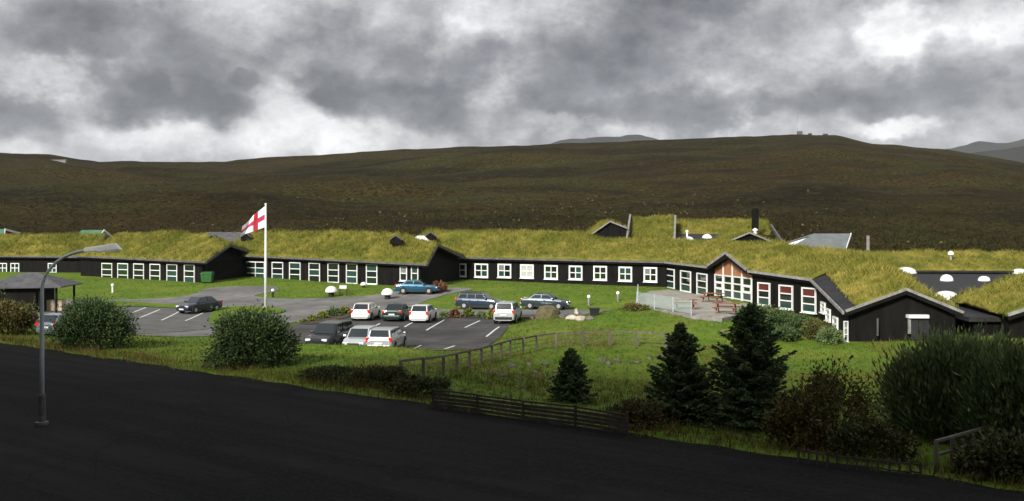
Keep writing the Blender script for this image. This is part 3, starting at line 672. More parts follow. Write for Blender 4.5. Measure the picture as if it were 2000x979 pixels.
# white porch frame and post on the gable
gp = lambda u, v: at(u, v, 66.1)
l4(MB().beam(gp(1772,618), gp(1812,618), .5, .22).build('porch_canopy', M_WHITE, W4))
l4(MB().beam(gp(1776,622), gp(1776,652), .16, .16, (0,1,0)).build('porch_post', M_TRIM, W4))
l4(MB().beam(gp(1714,622), gp(1714,656), .10, .08, (0,1,0)).build('down_pipe', M_TRIMD, W4))
l4(MB().box(gp(1797,642), (1.2,.06,1.5)).build('door', M_FELT, W4))

# ---- flat felt roof with skylight domes
W5 = thing('flat_roofed_building', (45, 90, 0), 'flat black felt-roofed building with white skylight domes behind the gable wing', 'building')
MP5 = Matrix.Translation(-W5.location)
def l5(o): o.matrix_parent_inverse = MP5; return o
def zf(y): return 1.75+(y-65)*.0155
rr = MB(); rr.hexa([(30.9,66.5,zf(66.5)-.3),(48,66.5,zf(66.5)-.3),(72,113,zf(113)-.3),(32,113,zf(113)-.3)], [(30.9,66.5,zf(66.5)),(48,66.5,zf(66.5)),(72,113,zf(113)),(33,113,zf(113))])
l5(rr.build('felt_roof', M_FELT, W5))
mb = MB(); mb.hexa([(31.4,66.9,-.6),(47.6,66.9,-.6),(71,112.6,-.6),(33.6,112.6,-.6)], [(31.4,66.9,zf(67)-.31),(47.6,66.9,zf(67)-.31),(71,112.6,zf(112)-.31),(33.6,112.6,zf(112)-.31)])
l5(mb.build('wall', M_BLACK, W5))
for u, v, wpx, hp in ((1768,534,42,13),(1849,549,24,13),(1922,549,22,9),(1848,585,48,17),(1991,535,30,10)):
    Y = 70.
    for _ in range(40): Y = (EYE-zf(Y))*F/(v-HZ)
    r = wpx/2*Y/F; hh = hp*Y/F*.8; X = (u-1000)/F*Y; sy_ = 1.0
    dm = MB().lathe([(r*1.04,0),(r*1.04,.10),(r,.14),(r*.96,.14+hh*.3),(r*.80,.14+hh*.62),(r*.5,.14+hh*.88),(r*.2,.14+hh*.98),(.02,.14+hh)], (X,Y,zf(Y)-.01), 20, 1, sy_)
    l5(dm.build('skylight_dome', M_DOME, W5, smooth=True))
# ---- low turf roof beyond the flat roof
W6 = thing('turf_roofed_rear_range', (56, 116, 1), 'low turf-roofed range running behind the black flat roof', 'building'); MP6 = Matrix.Translation(-W6.location)
def l6(o): o.matrix_parent_inverse = MP6; return o
l6(turf_roof(W6, [[V3((34,112.6,2.75)), V3((80,110.5,2.75))], [V3((35,119.5,4.55)), V3((82,117.5,4.55))], [V3((36,126,2.8)), V3((84,124,2.8))]], seed=61))
mb = MB(); wall(mb, (34.3,113.3), (79.6,111.3), .2, .2, 2.8, 2.8); l6(mb.build('wall', M_BLACK, W6))
l6(bar(W6, [V3((34,112.5,2.72)), V3((80,110.4,2.72))], .14, .2, M_FELT, 'fascia'))
vt = MB(); c = at(1857,500,114.5); vt.lathe([(.16,-.5),(.16,.1),(.34,.12),(.34,.2),(.30,.42),(.12,.55),(.02,.57)], c, 14); l6(vt.build('vent_cowl', M_DOME, W6, smooth=True))
c = at(1722,527,84); 
# ---- turf gable at the far right
W7 = thing('turf_roofed_side_wing', (37, 70, 0), 'turf-roofed wing with pale verge board beside the flat black roof, behind the willow', 'building'); MP7 = Matrix.Translation(-W7.location)
def l7(o): o.matrix_parent_inverse = MP7; return o
C0, C1 = V3((33.6,75.5,2.25)), V3((32.6,64.8,1.95)); D0, D1 = V3((40.6,77.8,4.0)), V3((39.5,64.6,4.2)); G0, G1 = V3((46.5,77,2.2)), V3((46,64.3,1.9))
l7(turf_roof(W7, [[C0, C1], [D0, D1], [G0, G1]], seed=71))
for a, b in ((C1, D1), (D1, G1)):
    l7(bar(W7, [a+o_, b+o_], .07, .22, M_TRIM, 'bargeboard')); l7(bar(W7, [a+o_+V3((0,.05,-.24)), b+o_+V3((0,.05,-.24))], .07, .28, M_BLACK, 'verge_board'))
mb = MB(); mb.prism([V3((33,65.3,-.6)), V3((45.6,65,-.6)), V3((45.6,65,1.8)), V3((39.5,65.1,4.05)), V3((33,65.3,1.9))], V3((0,.25,0)))
mb.hexa([V3((33,65.6,-.6)), V3((33.25,65.6,-.6)), V3((34.2,75.2,-.6)), V3((34,75.2,-.6))], [V3((33,65.6,1.9)), V3((33.25,65.6,1.95)), V3((34.2,75.2,2.2)), V3((34,75.2,2.2))])
l7(mb.build('wall', M_BLACK, W7))

# ---- taller hall behind the main wing
W8 = thing('turf_roofed_hall', (20, 126, 2), 'tall turf-roofed hall with black gable dormer and chimney behind the main roof', 'building'); MP8 = Matrix.Translation(-W8.location)
def l8(o): o.matrix_parent_inverse = MP8; return o
l8(turf_roof(W8, [[at(1227,492,118), at(1316,492,118)], [at(1230,428,131), at(1317,426,131)], [at(1232,450,139), at(1316,450,139)]], seed=81, thick=.2))
l8(turf_roof(W8, [[at(1321,459,128), at(1505,459,128)], [at(1320,433,136), at(1500,433,136)], [at(1320,455,143), at(1500,455,143)]], seed=82, thick=.2))
l8(bar(W8, [at(1317,477,117.8), at(1319,424,131.2)], .25, .55, M_TRIM, 'verge_board'))
l8(bar(W8, [at(1531,480,119), at(1506,441,133)], .22, .45, M_TRIMD, 'verge_board'))
l8(bar(W8, [at(1224,470,117.8), at(1231,422,131)], .22, .50, M_TRIM, 'verge_board'))
fr_ = MB(); fr_.hexa([at(1321,479,118)-V3((0,0,.2)), at(1411,479,118)-V3((0,0,.2)), at(1411,457,128)-V3((0,0,.2)), at(1321,457,128)-V3((0,0,.2))], [at(1321,479,118), at(1411,479,118), at(1411,457,128), at(1321,457,128)])
l8(fr_.build('felt_roof', M_FELT, W8))
for u, v, wpx, hp in ((1346,472,21,10),(1381,466,20,9)):
    Y = 121.5 if u < 1360 else 124.5; r = wpx/2*Y/F; c = at(u, v, Y); hh = hp*Y/F
    l8(MB().lathe([(r*1.05,-.1),(r*1.05,.05),(r,.08),(r*.85,hh*.55),(r*.5,hh*.85),(.02,hh)], c, 16).build('skylight_dome', M_DOME, W8, smooth=True))
l8(MB().lathe([(.12,-.6),(.12,.1),(.2,.12),(.2,.3),(.02,.36)], at(1342,455,123), 10).build('vent_cowl', M_DOME, W8))
# black gable dormers, each with a turf back
def dormer(lf, pkp, rf, Y, dep, seed, name='gable_dormer'):
    a, k, b = at(*lf, Y), at(*pkp, Y), at(*rf, Y); D = V3((0, dep, .0))
    m_ = MB(); m_.prism([a-V3((0,0,.9)), b-V3((0,0,.9)), b, k, a], V3((0,.25,0)))
    w_ = l8(m_.build(name, M_BLACK, W8))
    for p_, q_ in ((a, k), (k, b)):
        r_ = turf_roof(w_, [[p_+V3((0,-.25,.02)), q_+V3((0,-.25,.02))], [p_+D, q_+D]], seed=seed, thick=.14, dens=14, name='turf_slope')
        for ch in r_.children: ch.name = 'turf_tufts'
        bar(w_, [p_+V3((0,-.32,.08)), q_+V3((0,-.32,.08))], .06, .16, M_TRIM, 'bargeboard')
dormer((1143,467), (1191,434), (1224,447), 121.5, 8, 83)
dormer((1409,478), (1463,456), (1512,476), 116.5, 9, 84)
l8(MB().box(at(1475,430,126), (.72,.72,3.0)).box(at(1475,413,126), (.86,.86,.18)).build('chimney', M_BLACK, W8))
l8(MB().lathe([(.2,-.5),(.2,.05),(.34,.08),(.34,.22),(.02,.4)], at(1475,452,118), 12).build('vent_cowl', M_DOME, W8))
mb = MB(); q0 = at(1150,470,122); q1 = at(1522,470,122)
mb.hexa([V3((q0.x,123.5,1)), V3((q1.x,123.5,1)), V3((q1.x,140,1)), V3((q0.x,140,1))], [V3((q0.x,123.5,5.6)), V3((q1.x,123.5,5.6)), V3((q1.x,140,6.2)), V3((q0.x,140,6.2))])
l8(mb.build('wall', M_BLACK, W8))

# ---- small buildings peeping over the roofs
def ridge_house(label, Y, ul, ur, vr, ve, depth, rm, wm, name, ul_e=None, ur_e=None, cat='building'):
    a, b = at(ul, vr, Y+depth/2), at(ur, vr, Y+depth/2); e0, e1 = at(ul_e or ul, ve, Y), at(ur_e or ur, ve, Y); f0 = V3((e0.x, Y+depth, e0.z)); f1 = V3((e1.x, Y+depth, e1.z))
    root = thing(name, ((a.x+b.x)/2, Y, 2), label, cat); mi = Matrix.Translation(-root.location)
    r = MB(); t = V3((0,0,.12)); r.hexa([e0, e1, b, a], [e0+t, e1+t, b+t, a+t]); r.hexa([a, b, f1, f0], [a+t, b+t, f1+t, f0+t])
    o = r.build('roof', rm, root); o.matrix_parent_inverse = mi
    w_ = MB(); i = .25
    w_.add([(e0.x+i, Y+i, 1.2), (e1.x-i, Y+i, 1.2), (e1.x-i, Y+depth-i, 1.2), (e0.x+i, Y+depth-i, 1.2), (e0.x+i, Y+i, e0.z), (e1.x-i, Y+i, e1.z), (e1.x-i, Y+depth-i, e1.z), (e0.x+i, Y+depth-i, e0.z), (a.x+i, Y+depth/2, a.z-.1), (b.x-i, Y+depth/2, b.z-.1)],
           [(0,1,5,4), (2,3,7,6), (1,2,6,9,5), (3,0,4,8,7)])
    o = w_.build('wall', wm, root); o.matrix_parent_inverse = mi
    bb = MB(); bb.beam(e1+V3((.05,-.05,.06)), b+V3((.05,0,.06)), .1, .3); bb.beam(b+V3((.05,0,.06)), f1+V3((.05,0,.06)), .1, .3)
    o = bb.build('bargeboard', M_WHITE, root); o.matrix_parent_inverse = mi
    return root
ridge_house('small house with green sheet roof and white verge behind the turf ridge', 140, 160, 203, 451, 470, 6, M_GREENROOF, M_WHITE, 'green_roofed_house', 136, 190)
ridge_house('grey sheet-roofed house behind the notch between two turf roofs', 136, 402, 484, 455, 474, 6, M_SLATE, M_BLACK, 'grey_roofed_house', 412, 476)
ridge_house('grey metal-roofed house with white gable behind the turf ridge', 133, 1590, 1662, 458, 487, 9, M_METALROOF, M_WHITE, 'metal_roofed_house', 1540, 1652)
ridge_house('small house with dull green roof and red wall at the end of the turf ridge', 150, -30, 9, 449, 458, 5, M_GREENROOF, mat('red_boards', (.25,.03,.02), (.32,.05,.035), 3, .8), 'red_walled_house')
fl = MB(); c = at(1695.5,492,121); fl.tube([c-V3((0,0,3.4)), c+V3((0,0,1.9))], .20, 12); fl.tube([c+V3((0,0,1.9)), c+V3((0,0,1.98))], .26, 12)
tag(fl.build('flue_pipe', M_TRIM), 'grey flue pipe standing behind the turf ridge beside the metal-roofed house', 'pipe')
# white canvas pavilion roof by the entrance, and black vent gables
pv = thing('white_pavilion', at(820,478,117), 'white peaked pavilion roof behind the entrance gable', 'pavilion')
w0 = 2.0; pm = MB()
pm.add([(-w0,-1.6,-.15), (w0*.9,-1.6,-.15), (w0*.9,1.8,-.15), (-w0,1.8,-.15), (-.3,.1,1.05), (.5,.1,1.05), (-w0,-1.6,-.25), (w0*.9,-1.6,-.25), (w0*.9,1.8,-.25), (-w0,1.8,-.25)],
       [(0,1,5,4), (1,2,5), (2,3,4,5), (3,0,4), (0,1,7,6), (1,2,8,7), (2,3,9,8), (3,0,6,9), (6,7,8,9)])
pm.build('canopy', M_DOME, pv)
for x in (-w0+.1, w0*.9-.1):
    for y in (-1.5, 1.7): MB().tube([(x,y,-4.6), (x,y,-.25)], .06, 8).build('post', M_STEEL, pv)
def vent_gable(u, v, Y, w, label):
    c = at(u, v, Y); r = thing('vent_gable', c, label, 'roof vent', 'black vent gables on the turf ridge')
    MB().prism([(-w/2,0,-.5), (w/2,0,-.5), (w/2,0,0), (0,0,w*.36), (-w/2,0,0)], (0,1.6,0)).build('housing', M_BLACK, r)
    mm = MB(); mm.beam((-w/2-.1,-.06,0), (0,-.06,w*.36+.05), .12, .10); mm.beam((0,-.06,w*.36+.05), (w/2+.1,-.06,0), .12, .10); mm.build('bargeboard', M_TRIMD, r)
vent_gable(773, 469, 112.5, 1.3, 'small black vent gable on the turf ridge left of the white pavilion')
vent_gable(841, 462, 124, 1.3, 'small black vent gable on the turf ridge right of the white pavilion')
vent_gable(414, 469, 121, 1.6, 'small black vent gable in the notch below the grey roof')
vent_gable(481, 464, 127, 1.4, 'small black vent gable on the turf ridge beside the grey roof')

# ------------------------------------------------------------------ unseen blocks of flats, added behind the viewer to shade the road
M_RENDER = mat('dark_render', (.06,.055,.05), (.09,.085,.08), .6, .9)
wproto = pproto = None
def block(t0, t1, storeys, label):
    """out-of-view block added behind the viewer to cast shade: front face parallel to the road"""
    global wproto, pproto
    ab = thing('added_shade_block', (*rp((t0+t1)/2,-40), 7.6), label, 'building', 'unseen blocks added to shade the road', math.atan2(RT[1], RT[0]))
    BL, BD, BH = t1-t0, 11, storeys*3.3+.8
    MB().box((0,0,BH/2-1), (BL, BD, BH+2)).build('wall', M_RENDER, ab)
    MB().prism([(-BL/2-.5,-BD/2-.6,BH+.02), (-BL/2-.5,BD/2+.6,BH+.02), (-BL/2-.5,0,BH+1.4)], (BL+1,0,0)).build('roof', M_SLATE, ab)
    for fl_ in range(storeys):
        for i in range(int(BL/5)):
            if wproto is None:
                o = MB().box((0,.03,0), (1.5,.12,1.35)).build('window', M_WHITE, ab); p_ = MB().box((0,.10,0), (1.3,.06,1.15)).build('pane', M_GLASS, o); wproto, pproto = o, p_
            else:
                o = wproto.copy(); COL.objects.link(o); o.parent = ab; p_ = pproto.copy(); COL.objects.link(p_); p_.parent = o
            o.location = (-BL/2+2.5+i*5, BD/2, 1.8+fl_*3.3)
block(-40, 29, 4, 'long four-storey block added out of view to shade the road')
block(30, 95, 7, 'seven-storey block added out of view to shade the road')

# ------------------------------------------------------------------ patio, glass screen, picnic tables
pat = [(10.2,81.6),(13.2,72.6),(15.2,71.2),(18.6,75.5),(20.4,79.5),(20.1,84),(18.5,92.6),(16.9,102),(14.2,101),(11.6,92)]
pz = 1.33
ptr = tag(MB().prism([(x, y, -.4) for x, y in pat], (0,0,pz+.4-.05)).build('patio', M_KERB), kind='structure')
def inside(x, y, poly):
    c = False; n = len(poly)
    for i in range(n):
        (x0, y0), (x1, y1) = poly[i], poly[(i+1) % n]
        if (y0 > y) != (y1 > y) and x < (x1-x0)*(y-y0)/(y1-y0)+x0: c = not c
    return c
slab = None
for i in range(14):
    for j in range(24):
        x, y = 9.6+i*.9, 71.0+j*1.35
        if not all(inside(x+a, y+b, pat) for a in (-.45,.45) for b in (-.67,.67)): continue
        if slab is None: slab = MB().box((0,0,0), (.86,1.31,.07)).build('slab', M_PAVE, ptr); o = slab
        else: o = slab.copy(); COL.objects.link(o)
        o.location = (x, y, pz-.02+random.uniform(-.006,.006)); o.rotation_euler = (random.uniform(-.004,.004), random.uniform(-.004,.004), 0)
M_SCREEN = mat('screen_glass', (.42,.52,.49), rough=.12, spec=.6); 
_b = M_SCREEN.node_tree.nodes['Principled BSDF']; _b.inputs['Alpha'].default_value = .26
scr = thing('glass_screen', (10.4,82,pz), 'greenish glass windscreen with posts along the patio edge', 'screen'); mis = Matrix.Translation(-scr.location)
scp = [V3((11.8,92.2,pz)), V3((11.1,87,pz)), V3((10.4,81.9,pz)), V3((11.4,78.8,pz)), V3((12.4,75.8,pz)), V3((13.3,73,pz))]
for a, b in zip(scp[:-1], scp[1:]):
    o = MB().beam(a.lerp(b,.03)+V3((0,0,.62)), a.lerp(b,.97)+V3((0,0,.62)), .02, 1.0).build('glass_panel', M_SCREEN, scr); o.matrix_parent_inverse = mis
for a in scp:
    o = MB().box(a+V3((0,0,.55)), (.07,.07,1.16)).build('post', M_STEEL, scr); o.matrix_parent_inverse = mis

def picnic_table(p, rz, label):
    r = thing('picnic_table', p, label, 'picnic table', 'timber picnic tables on the patio', rz)
    for k in range(4): MB().box((-.30+.2*k,0,.74), (.18,1.9,.045)).build('top_plank', M_RUST, r)
    for s in (-1, 1):
        for k in range(2): MB().box((s*(.62+.19*k),0,.45), (.17,1.9,.045)).build('seat_plank', M_RUST, r)
        for e in (-.65, .65): MB().beam((s*.22,e,.72), (s*.62,e,0), .07, .09, (0,1,0)).build('leg', M_RUST, r)
        for e in (-.65, .65): MB().box((0,e+.08,.40), (1.6,.05,.09)).build('cross_beam', M_RUST, r) if s == 1 else None
    return r
def patio_at(u, v): Y = (EYE-pz)*F/(v-HZ); return V3(((u-1000)/F*Y, Y, pz+.016))
picnic_table(patio_at(1338,604), 1.45, 'brown picnic table behind the glass screen')
picnic_table(patio_at(1392,590), .9, 'brown picnic table close under the gable windows')
picnic_table(patio_at(1418,612), 1.2, 'brown picnic table at the garden corner of the patio')

# ------------------------------------------------------------------ cars
PAINT = {}
def paint(name, c, metal=.3):
    return mat('paint_'+name, c, tuple(x*.93 for x in c), 1.5, .32, metal=metal, spec=.5, coat=.7)
STY = {  # stations: (x, half width, z top); cabin: (windscreen base, roof front, roof rear, rear base), roof height
 'hatch': dict(L=[(-1.95,.66,.78),(-1.9,.78,.90),(-1.4,.82,.95),(-.4,.83,.92),(.75,.82,.90),(1.5,.79,.82),(1.9,.70,.68),(2.0,.58,.60)], cab=(1.02,.42,-1.45,-1.86), roof=1.44, wb=(-1.2,1.25), win=((.78,.40,-.28,-.30),(-.38,-.38,-1.22,-1.38))),
 'sedan': dict(L=[(-2.2,.68,.82),(-2.15,.80,.93),(-1.5,.84,.97),(-.4,.85,.93),(.8,.84,.91),(1.6,.81,.84),(2.1,.72,.70),(2.2,.60,.62)], cab=(1.08,.36,-.95,-1.62), roof=1.41, wb=(-1.32,1.36), win=((.80,.34,-.22,-.25),(-.33,-.33,-.92,-1.30))),
 'estate': dict(L=[(-2.2,.70,.82),(-2.15,.81,.94),(-1.5,.85,.96),(-.4,.86,.93),(.8,.85,.92),(1.6,.82,.85),(2.1,.73,.72),(2.2,.60,.63)], cab=(1.08,.42,-1.85,-2.10), roof=1.47, wb=(-1.30,1.36), win=((.82,.40,-.20,-.22),(-.30,-.30,-1.00,-1.02),(-1.10,-1.10,-1.70,-1.92))),
 'suv': dict(L=[(-2.15,.76,.95),(-2.1,.84,1.08),(-1.5,.88,1.10),(-.4,.88,1.08),(.8,.88,1.07),(1.7,.85,1.00),(2.1,.78,.86),(2.2,.66,.74)], cab=(1.05,.50,-1.85,-2.06), roof=1.72, wb=(-1.28,1.36), win=((.82,.48,-.15,-.17),(-.26,-.26,-.95,-.98),(-1.06,-1.06,-1.72,-1.90))),
}
def car(p, head, style, pm, label, rail=False):
    S = STY[style]; r = thing('parked_car', p, label, 'car', 'cars parked outside the hotel', math.atan2(head[1], head[0]))
    zb = .30 if style == 'suv' else .22; P = pm; ROOF = S['roof']; LL = S['L']
    # body shell
    vs = []; fs = []; K = 12
    for (x, w, zt) in LL:
        half = [(w*.80, zb), (w*.97, zb+.07), (w, zb+.30), (w*.985, zt-.16), (w*.93, zt-.04), (w*.55, zt+.015)]
        vs += [(x, a, z) for a, z in half]+[(x, -a, z) for a, z in reversed(half)]
    n = len(LL)
    for i in range(n-1):
        for k in range(K): fs.append((i*K+k, i*K+(k+1) % K, (i+1)*K+(k+1) % K, (i+1)*K+k))
    fs += [tuple(range(K)), tuple(range((n-1)*K, n*K))]
    body = MB().add(vs, fs).build('body', P, r, smooth=False)
    md = body.modifiers.new('round', 'BEVEL'); md.width = .035; md.segments = 2; md.limit_method = 'ANGLE'; md.angle_limit = math.radians(28)
    # cabin
    x0, x1, x2, x3 = S['cab']; zl = S['L'][3][2]-.05; wl = S['L'][3][1]*.93; wr = wl*.80
    def ztop(x): return float(np.interp(x, [q[0] for q in LL], [q[2] for q in LL]))-.05
    cb = MB(); zc = ROOF
    lo = [(x0, wl*.94, ztop(x0)), (x3, wl*.94, ztop(x3))]; up = [(x1, wr, zc-.05), ((x1+x2)/2, wr, zc), (x2, wr, zc-.03)]
    V = []
    for s in (1, -1): V += [(lo[0][0], s*lo[0][1], lo[0][2]), (lo[1][0], s*lo[1][1], lo[1][2])]+[(a, s*b, c) for a, b, c in up]
    cb.add(V, [(0,1,4,3,2), (5,7,8,9,6), (2,3,8,7), (3,4,9,8), (0,2,7,5), (1,6,9,4)])
    cabn = cb.build('cabin', P, r); md = cabn.modifiers.new('round', 'BEVEL'); md.width = .05; md.segments = 2; md.limit_method = 'ANGLE'; md.angle_limit = math.radians(20)
    # glazing, a little proud of the cabin shell
    def quad(a, b, c, d, name, m, t=.012, parent=r):
        a, b, c, d = map(V3, (a, b, c, d)); nn = (b-a).cross(d-a).normalized()*t
        return MB().prism([a-nn*.5, b-nn*.5, c-nn*.5, d-nn*.5], nn*1.5).build(name, m, parent)
    def lerp(a, b, t): return tuple(a[i]+(b[i]-a[i])*t for i in range(3))
    for (A, B, C, D, nm) in ((V[5], V[0], V[2], V[7], 'windscreen'), (V[1], V[6], V[9], V[4], 'rear_window')):
        lo_, hi_ = .10, .93
        if nm == 'rear_window' and style != 'sedan': lo_ = .20
        a = lerp(A, D, lo_); b = lerp(B, C, lo_); c = lerp(B, C, hi_); d = lerp(A, D, hi_)
        m_ = .07; a2 = lerp(a, b, m_); b2 = lerp(a, b, 1-m_); c2 = lerp(d, c, 1-m_); d2 = lerp(d, c, m_)
        q_ = quad(a2, b2, c2, d2, nm, M_CGLASS, .03)
    for s in (1, -1):
        for (bf, tf, tr, br) in S['win']:
            def pt(x, z):
                zl_ = ztop(x); t = (z-zl_)/(zc-.04-zl_); return (x, s*(wl*.94+(wr-wl*.94)*t), z)
            zz0 = ztop((bf+br)/2)+.09; zz1 = zc-.13
            a, b, c, d = pt(bf, zz0), pt(br, zz0), pt(tr, zz1), pt(tf, zz1)
            if s == 1: quad(a, b, c, d, 'side_window', M_CGLASS, .03)
            else: quad(b, a, d, c, 'side_window', M_CGLASS, .03)
        MB().box((x0-.28, s*(wl+.10), ztop(x0)+.13), (.14,.20,.13)).build('wing_mirror', P, r, bevel=.03)
        for hx in (.05, -.75): MB().box((hx, s*(LL[3][1]*.985+.01), LL[3][2]-.14), (.17,.025,.03)).build('door_handle', M_DARKPL, r)
        fx, fw, fz = LL[-2]
        MB().box((fx+.01, s*fw*.70, fz-.075), (.16,.36,.15)).build('headlight', M_HEADL, r, bevel=.03)
        bx, bw, bz_ = LL[1]; tall = style in ('hatch', 'suv', 'estate')
        MB().box((bx+.03, s*bw*.88, bz_-.08-(0 if not tall else .0)), (.14,.22,.20 if not tall else .30)).build('tail_light', M_REDL, r, bevel=.02)
        MB().box(((S['wb'][0]+S['wb'][1])/2, s*LL[3][1]*.985, zb+.03), (S['wb'][1]-S['wb'][0]-.75,.05,.09)).build('sill', M_DARKPL, r)
        if rail: MB().beam((x1-.1, s*wr*.9, zc+.05), (x2+.15, s*wr*.9, zc+.05), .04, .05).build('roof_rail', M_DARKPL, r)
        R_ = .35 if style == 'suv' else .30
        for wx in S['wb']:
            yb = s*(LL[3][1]-.015)
            ar = MB(); ar.tube([(wx, yb-s*.2, R_+.02), (wx, yb+s*.020, R_+.02)], R_+.075, 18); ar.build('wheel_arch', M_DARKPL, r)
            ty = MB(); ty.tube([(wx, yb-s*.17, R_), (wx, yb-s*.16, R_), (wx, yb+s*.028, R_), (wx, yb+s*.045, R_)], [R_-.03, R_, R_, R_-.03], 18)
            w_ = ty.build('wheel', M_RUBBER, r)
            rm = MB(); rm.tube([(wx, yb+s*.02, R_), (wx, yb+s*.052, R_)], R_*.60, 14); rm.build('rim', M_RIM, w_)
    MB().box((LL[-1][0]-.02, 0, zb+.17), (.12,1.25,.20)).build('front_bumper', M_DARKPL if style == 'suv' else P, r, bevel=.04)
    MB().box((LL[-2][0]+.05, 0, LL[-2][2]-.10), (.16,.72,.09)).build('grille', M_DARKPL, r)
    MB().box((LL[0][0]+.0, 0, zb+.20), (.16,1.40,.22)).build('rear_bumper', M_DARKPL if style == 'suv' else P, r, bevel=.04)
    MB().box((LL[0][0]-.035, 0, .62 if style != 'suv' else .75), (.03,.50,.12)).build('number_plate', M_PLATE, r)
    MB().box((LL[-1][0]+.045, 0, zb+.17), (.03,.50,.11)).build('number_plate', M_PLATE, r)
    return r
WH = paint('white', (.66,.66,.65), .0); SIL = paint('silver', (.46,.48,.50), .45); NAV = paint('navy', (.018,.024,.045)); BLK = paint('black', (.018,.017,.02)); TEAL = paint('teal', (.012,.085,.145), .4)
GRN = paint('bottle_green', (.010,.030,.026)); SLT = paint('slate_blue', (.035,.05,.065), .5); NAV2 = paint('dark_blue', (.020,.034,.060), .4); SILW = paint('pale_silver', (.54,.56,.58), .4); PBL = paint('pale_blue', (.16,.20,.25), .4)
def cpos(u, v, dz=.065):
    p = gat(u, v); return V3((p.x, p.y, p.z+dz))
def push(p, hd, k): q = V3((p.x+hd[0]*k, p.y+hd[1]*k, 0)); q.z = hz(q.x, q.y)+.062; return q
car(cpos(389,611,.08), (-.42,-.91), 'sedan', NAV, 'black-blue saloon parked alone beside the grass strip')
car(cpos(815,574), (.99,-.10), 'sedan', TEAL, 'teal saloon standing by the hotel entrance')
HD = (.12,.99)
car(push(cpos(703,629), HD, 2.0), HD, 'hatch', WH, 'white hatchback next to the planting bed, left of the dark green car')
car(push(cpos(766,630), HD, 2.0), HD, 'sedan', GRN, 'dark green saloon between two white hatchbacks')
car(push(cpos(817,633), HD, 2.0), HD, 'hatch', WH, 'white hatchback right of the dark green car')
car(push(cpos(984,635), (.17,.98), 2.0), (.17,.98), 'suv', SILW, 'pale silver off-roader reversed out to the edge of the grass')
car(cpos(938,604), (.95,-.28), 'estate', NAV2, 'dark blue estate behind the planting bed', True)
car(cpos(1066,604), (.97,-.24), 'sedan', SLT, 'slate blue saloon beside the rock pile')
HB = (-.24,-.97)
car(push(flat(618,691), (.24,.97), 2.1), HB, 'suv', BLK, 'black off-roader with its nose to the grass bank')
car(push(flat(690,694), (.12,.99), 1.9), (-.12,-.99), 'hatch', SILW, 'silver hatchback beside the black off-roader, windscreen to the bank')
car(push(flat(741,693), HD, 2.0), HD, 'estate', SIL, 'silver estate with red tail lights, tail to the grass bank')
car(push(cpos(112,655), HD, 1.0), (.25,.97), 'hatch', PBL, 'pale blue hatchback half hidden behind the round willow bush')

# ------------------------------------------------------------------ hut on the left
ht = thing('hut', gat(62,606), 'grey-roofed dark hut with open front by the driveway', 'hut'); ht.location.z = .5
ht.rotation_euler = (0, 0, .10)
hw, hd_, he = 3.0, 2.3, 2.0
rf = MB(); t = V3((0,0,.10))
c0, c1, c2, c3 = V3((-hw-.7,-hd_-.6,he)), V3((hw+.55,-hd_-.6,he+.05)), V3((hw+.55,hd_+.6,he+.05)), V3((-hw-.7,hd_+.6,he)); k0, k1 = V3((-.9,0,he+1.15)), V3((.6,0,he+1.2))
rf.add([c0,c1,c2,c3,k0,k1,c0-t,c1-t,c2-t,c3-t], [(0,1,5,4),(1,2,5),(2,3,4,5),(3,0,4),(0,1,7,6),(1,2,8,7),(2,3,9,8),(3,0,6,9),(6,7,8,9)])
rf.build('roof', M_SLATE, ht)
w_ = MB(); w_.box((-.9,0,he/2-.3), (4.2,2*hd_,he+.5)); w_.build('wall', M_BLACK, ht)
for x, y in ((hw-.05,-hd_),(hw-.05,hd_),(1.5,-hd_)): MB().box((x,y,he/2-.3), (.16,.16,he+.5)).build('post', M_BLACK, ht)
MB().box((2.3,-.4,.25), (1.3,1.2,.95)).build('cream_locker', M_CREAM, ht)
ht2 = None

# ------------------------------------------------------------------ green container, signs, lamps
gb = thing('waste_container', gat(405,553), 'green waste container against the black gable wall', 'container')
MB().hexa([(-.55,-.45,.12),(.55,-.45,.12),(.55,.45,.12),(-.55,.45,.12)], [(-.65,-.55,1.05),(.65,-.55,1.05),(.65,.55,1.05),(-.65,.55,1.05)]).build('bin_body', M_BIN, gb)
MB().hexa([(-.69,-.6,1.05),(.69,-.6,1.05),(.69,.6,1.05),(-.69,.6,1.05)], [(-.6,-.4,1.25),(.6,-.4,1.25),(.6,.45,1.32),(-.6,.45,1.32)]).build('lid', M_BIN, gb)
for x in (-.45,.45):
    for y in (-.35,.35): MB().tube([(x-.04,y,.08),(x+.04,y,.08)], .08, 10).build('castor', M_RUBBER, gb)
def dome_lamp(u, v, label, big=True):
    p = gat(u, v); k = 1.0 if big else .55
    r = thing('dome_lamp', p, label, 'lamp', 'white domed lamps by the drive')
    MB().lathe([(.30*k,-.1),(.30*k,.40*k),(.24*k,.48*k)], (0,0,0), 14).build('base', M_DARKPL, r)
    MB().lathe([(.62*k,.46*k),(.64*k,.54*k),(.60*k,.74*k),(.46*k,.95*k),(.24*k,1.08*k),(.02,1.12*k)], (0,0,0), 18).build('dome', M_DOME, r, smooth=True)
dome_lamp(647, 580, 'large white domed lamp on the lawn beside the sign board')
dome_lamp(757, 585, 'large white domed lamp by the drive in front of the teal saloon')
dome_lamp(811, 553, 'small white domed lamp at the entrance behind the teal saloon', False)
dome_lamp(710, 562, 'small white domed lamp at the lawn edge near the entrance path', False)
def bollard(u, v, hgt, label, m=M_TRIM):
    p = gat(u, v); r = thing('bollard_light', p, label, 'bollard', 'bollard lights on the lawns')
    MB().lathe([(.10,-.1),(.10,hgt-.22),(.13,hgt-.20)], (0,0,0), 12).build('post', m, r)
    MB().lathe([(.15,hgt-.22),(.17,hgt-.12),(.14,hgt),(.02,hgt+.05)], (0,0,0), 12).build('light_head', M_DOME, r)
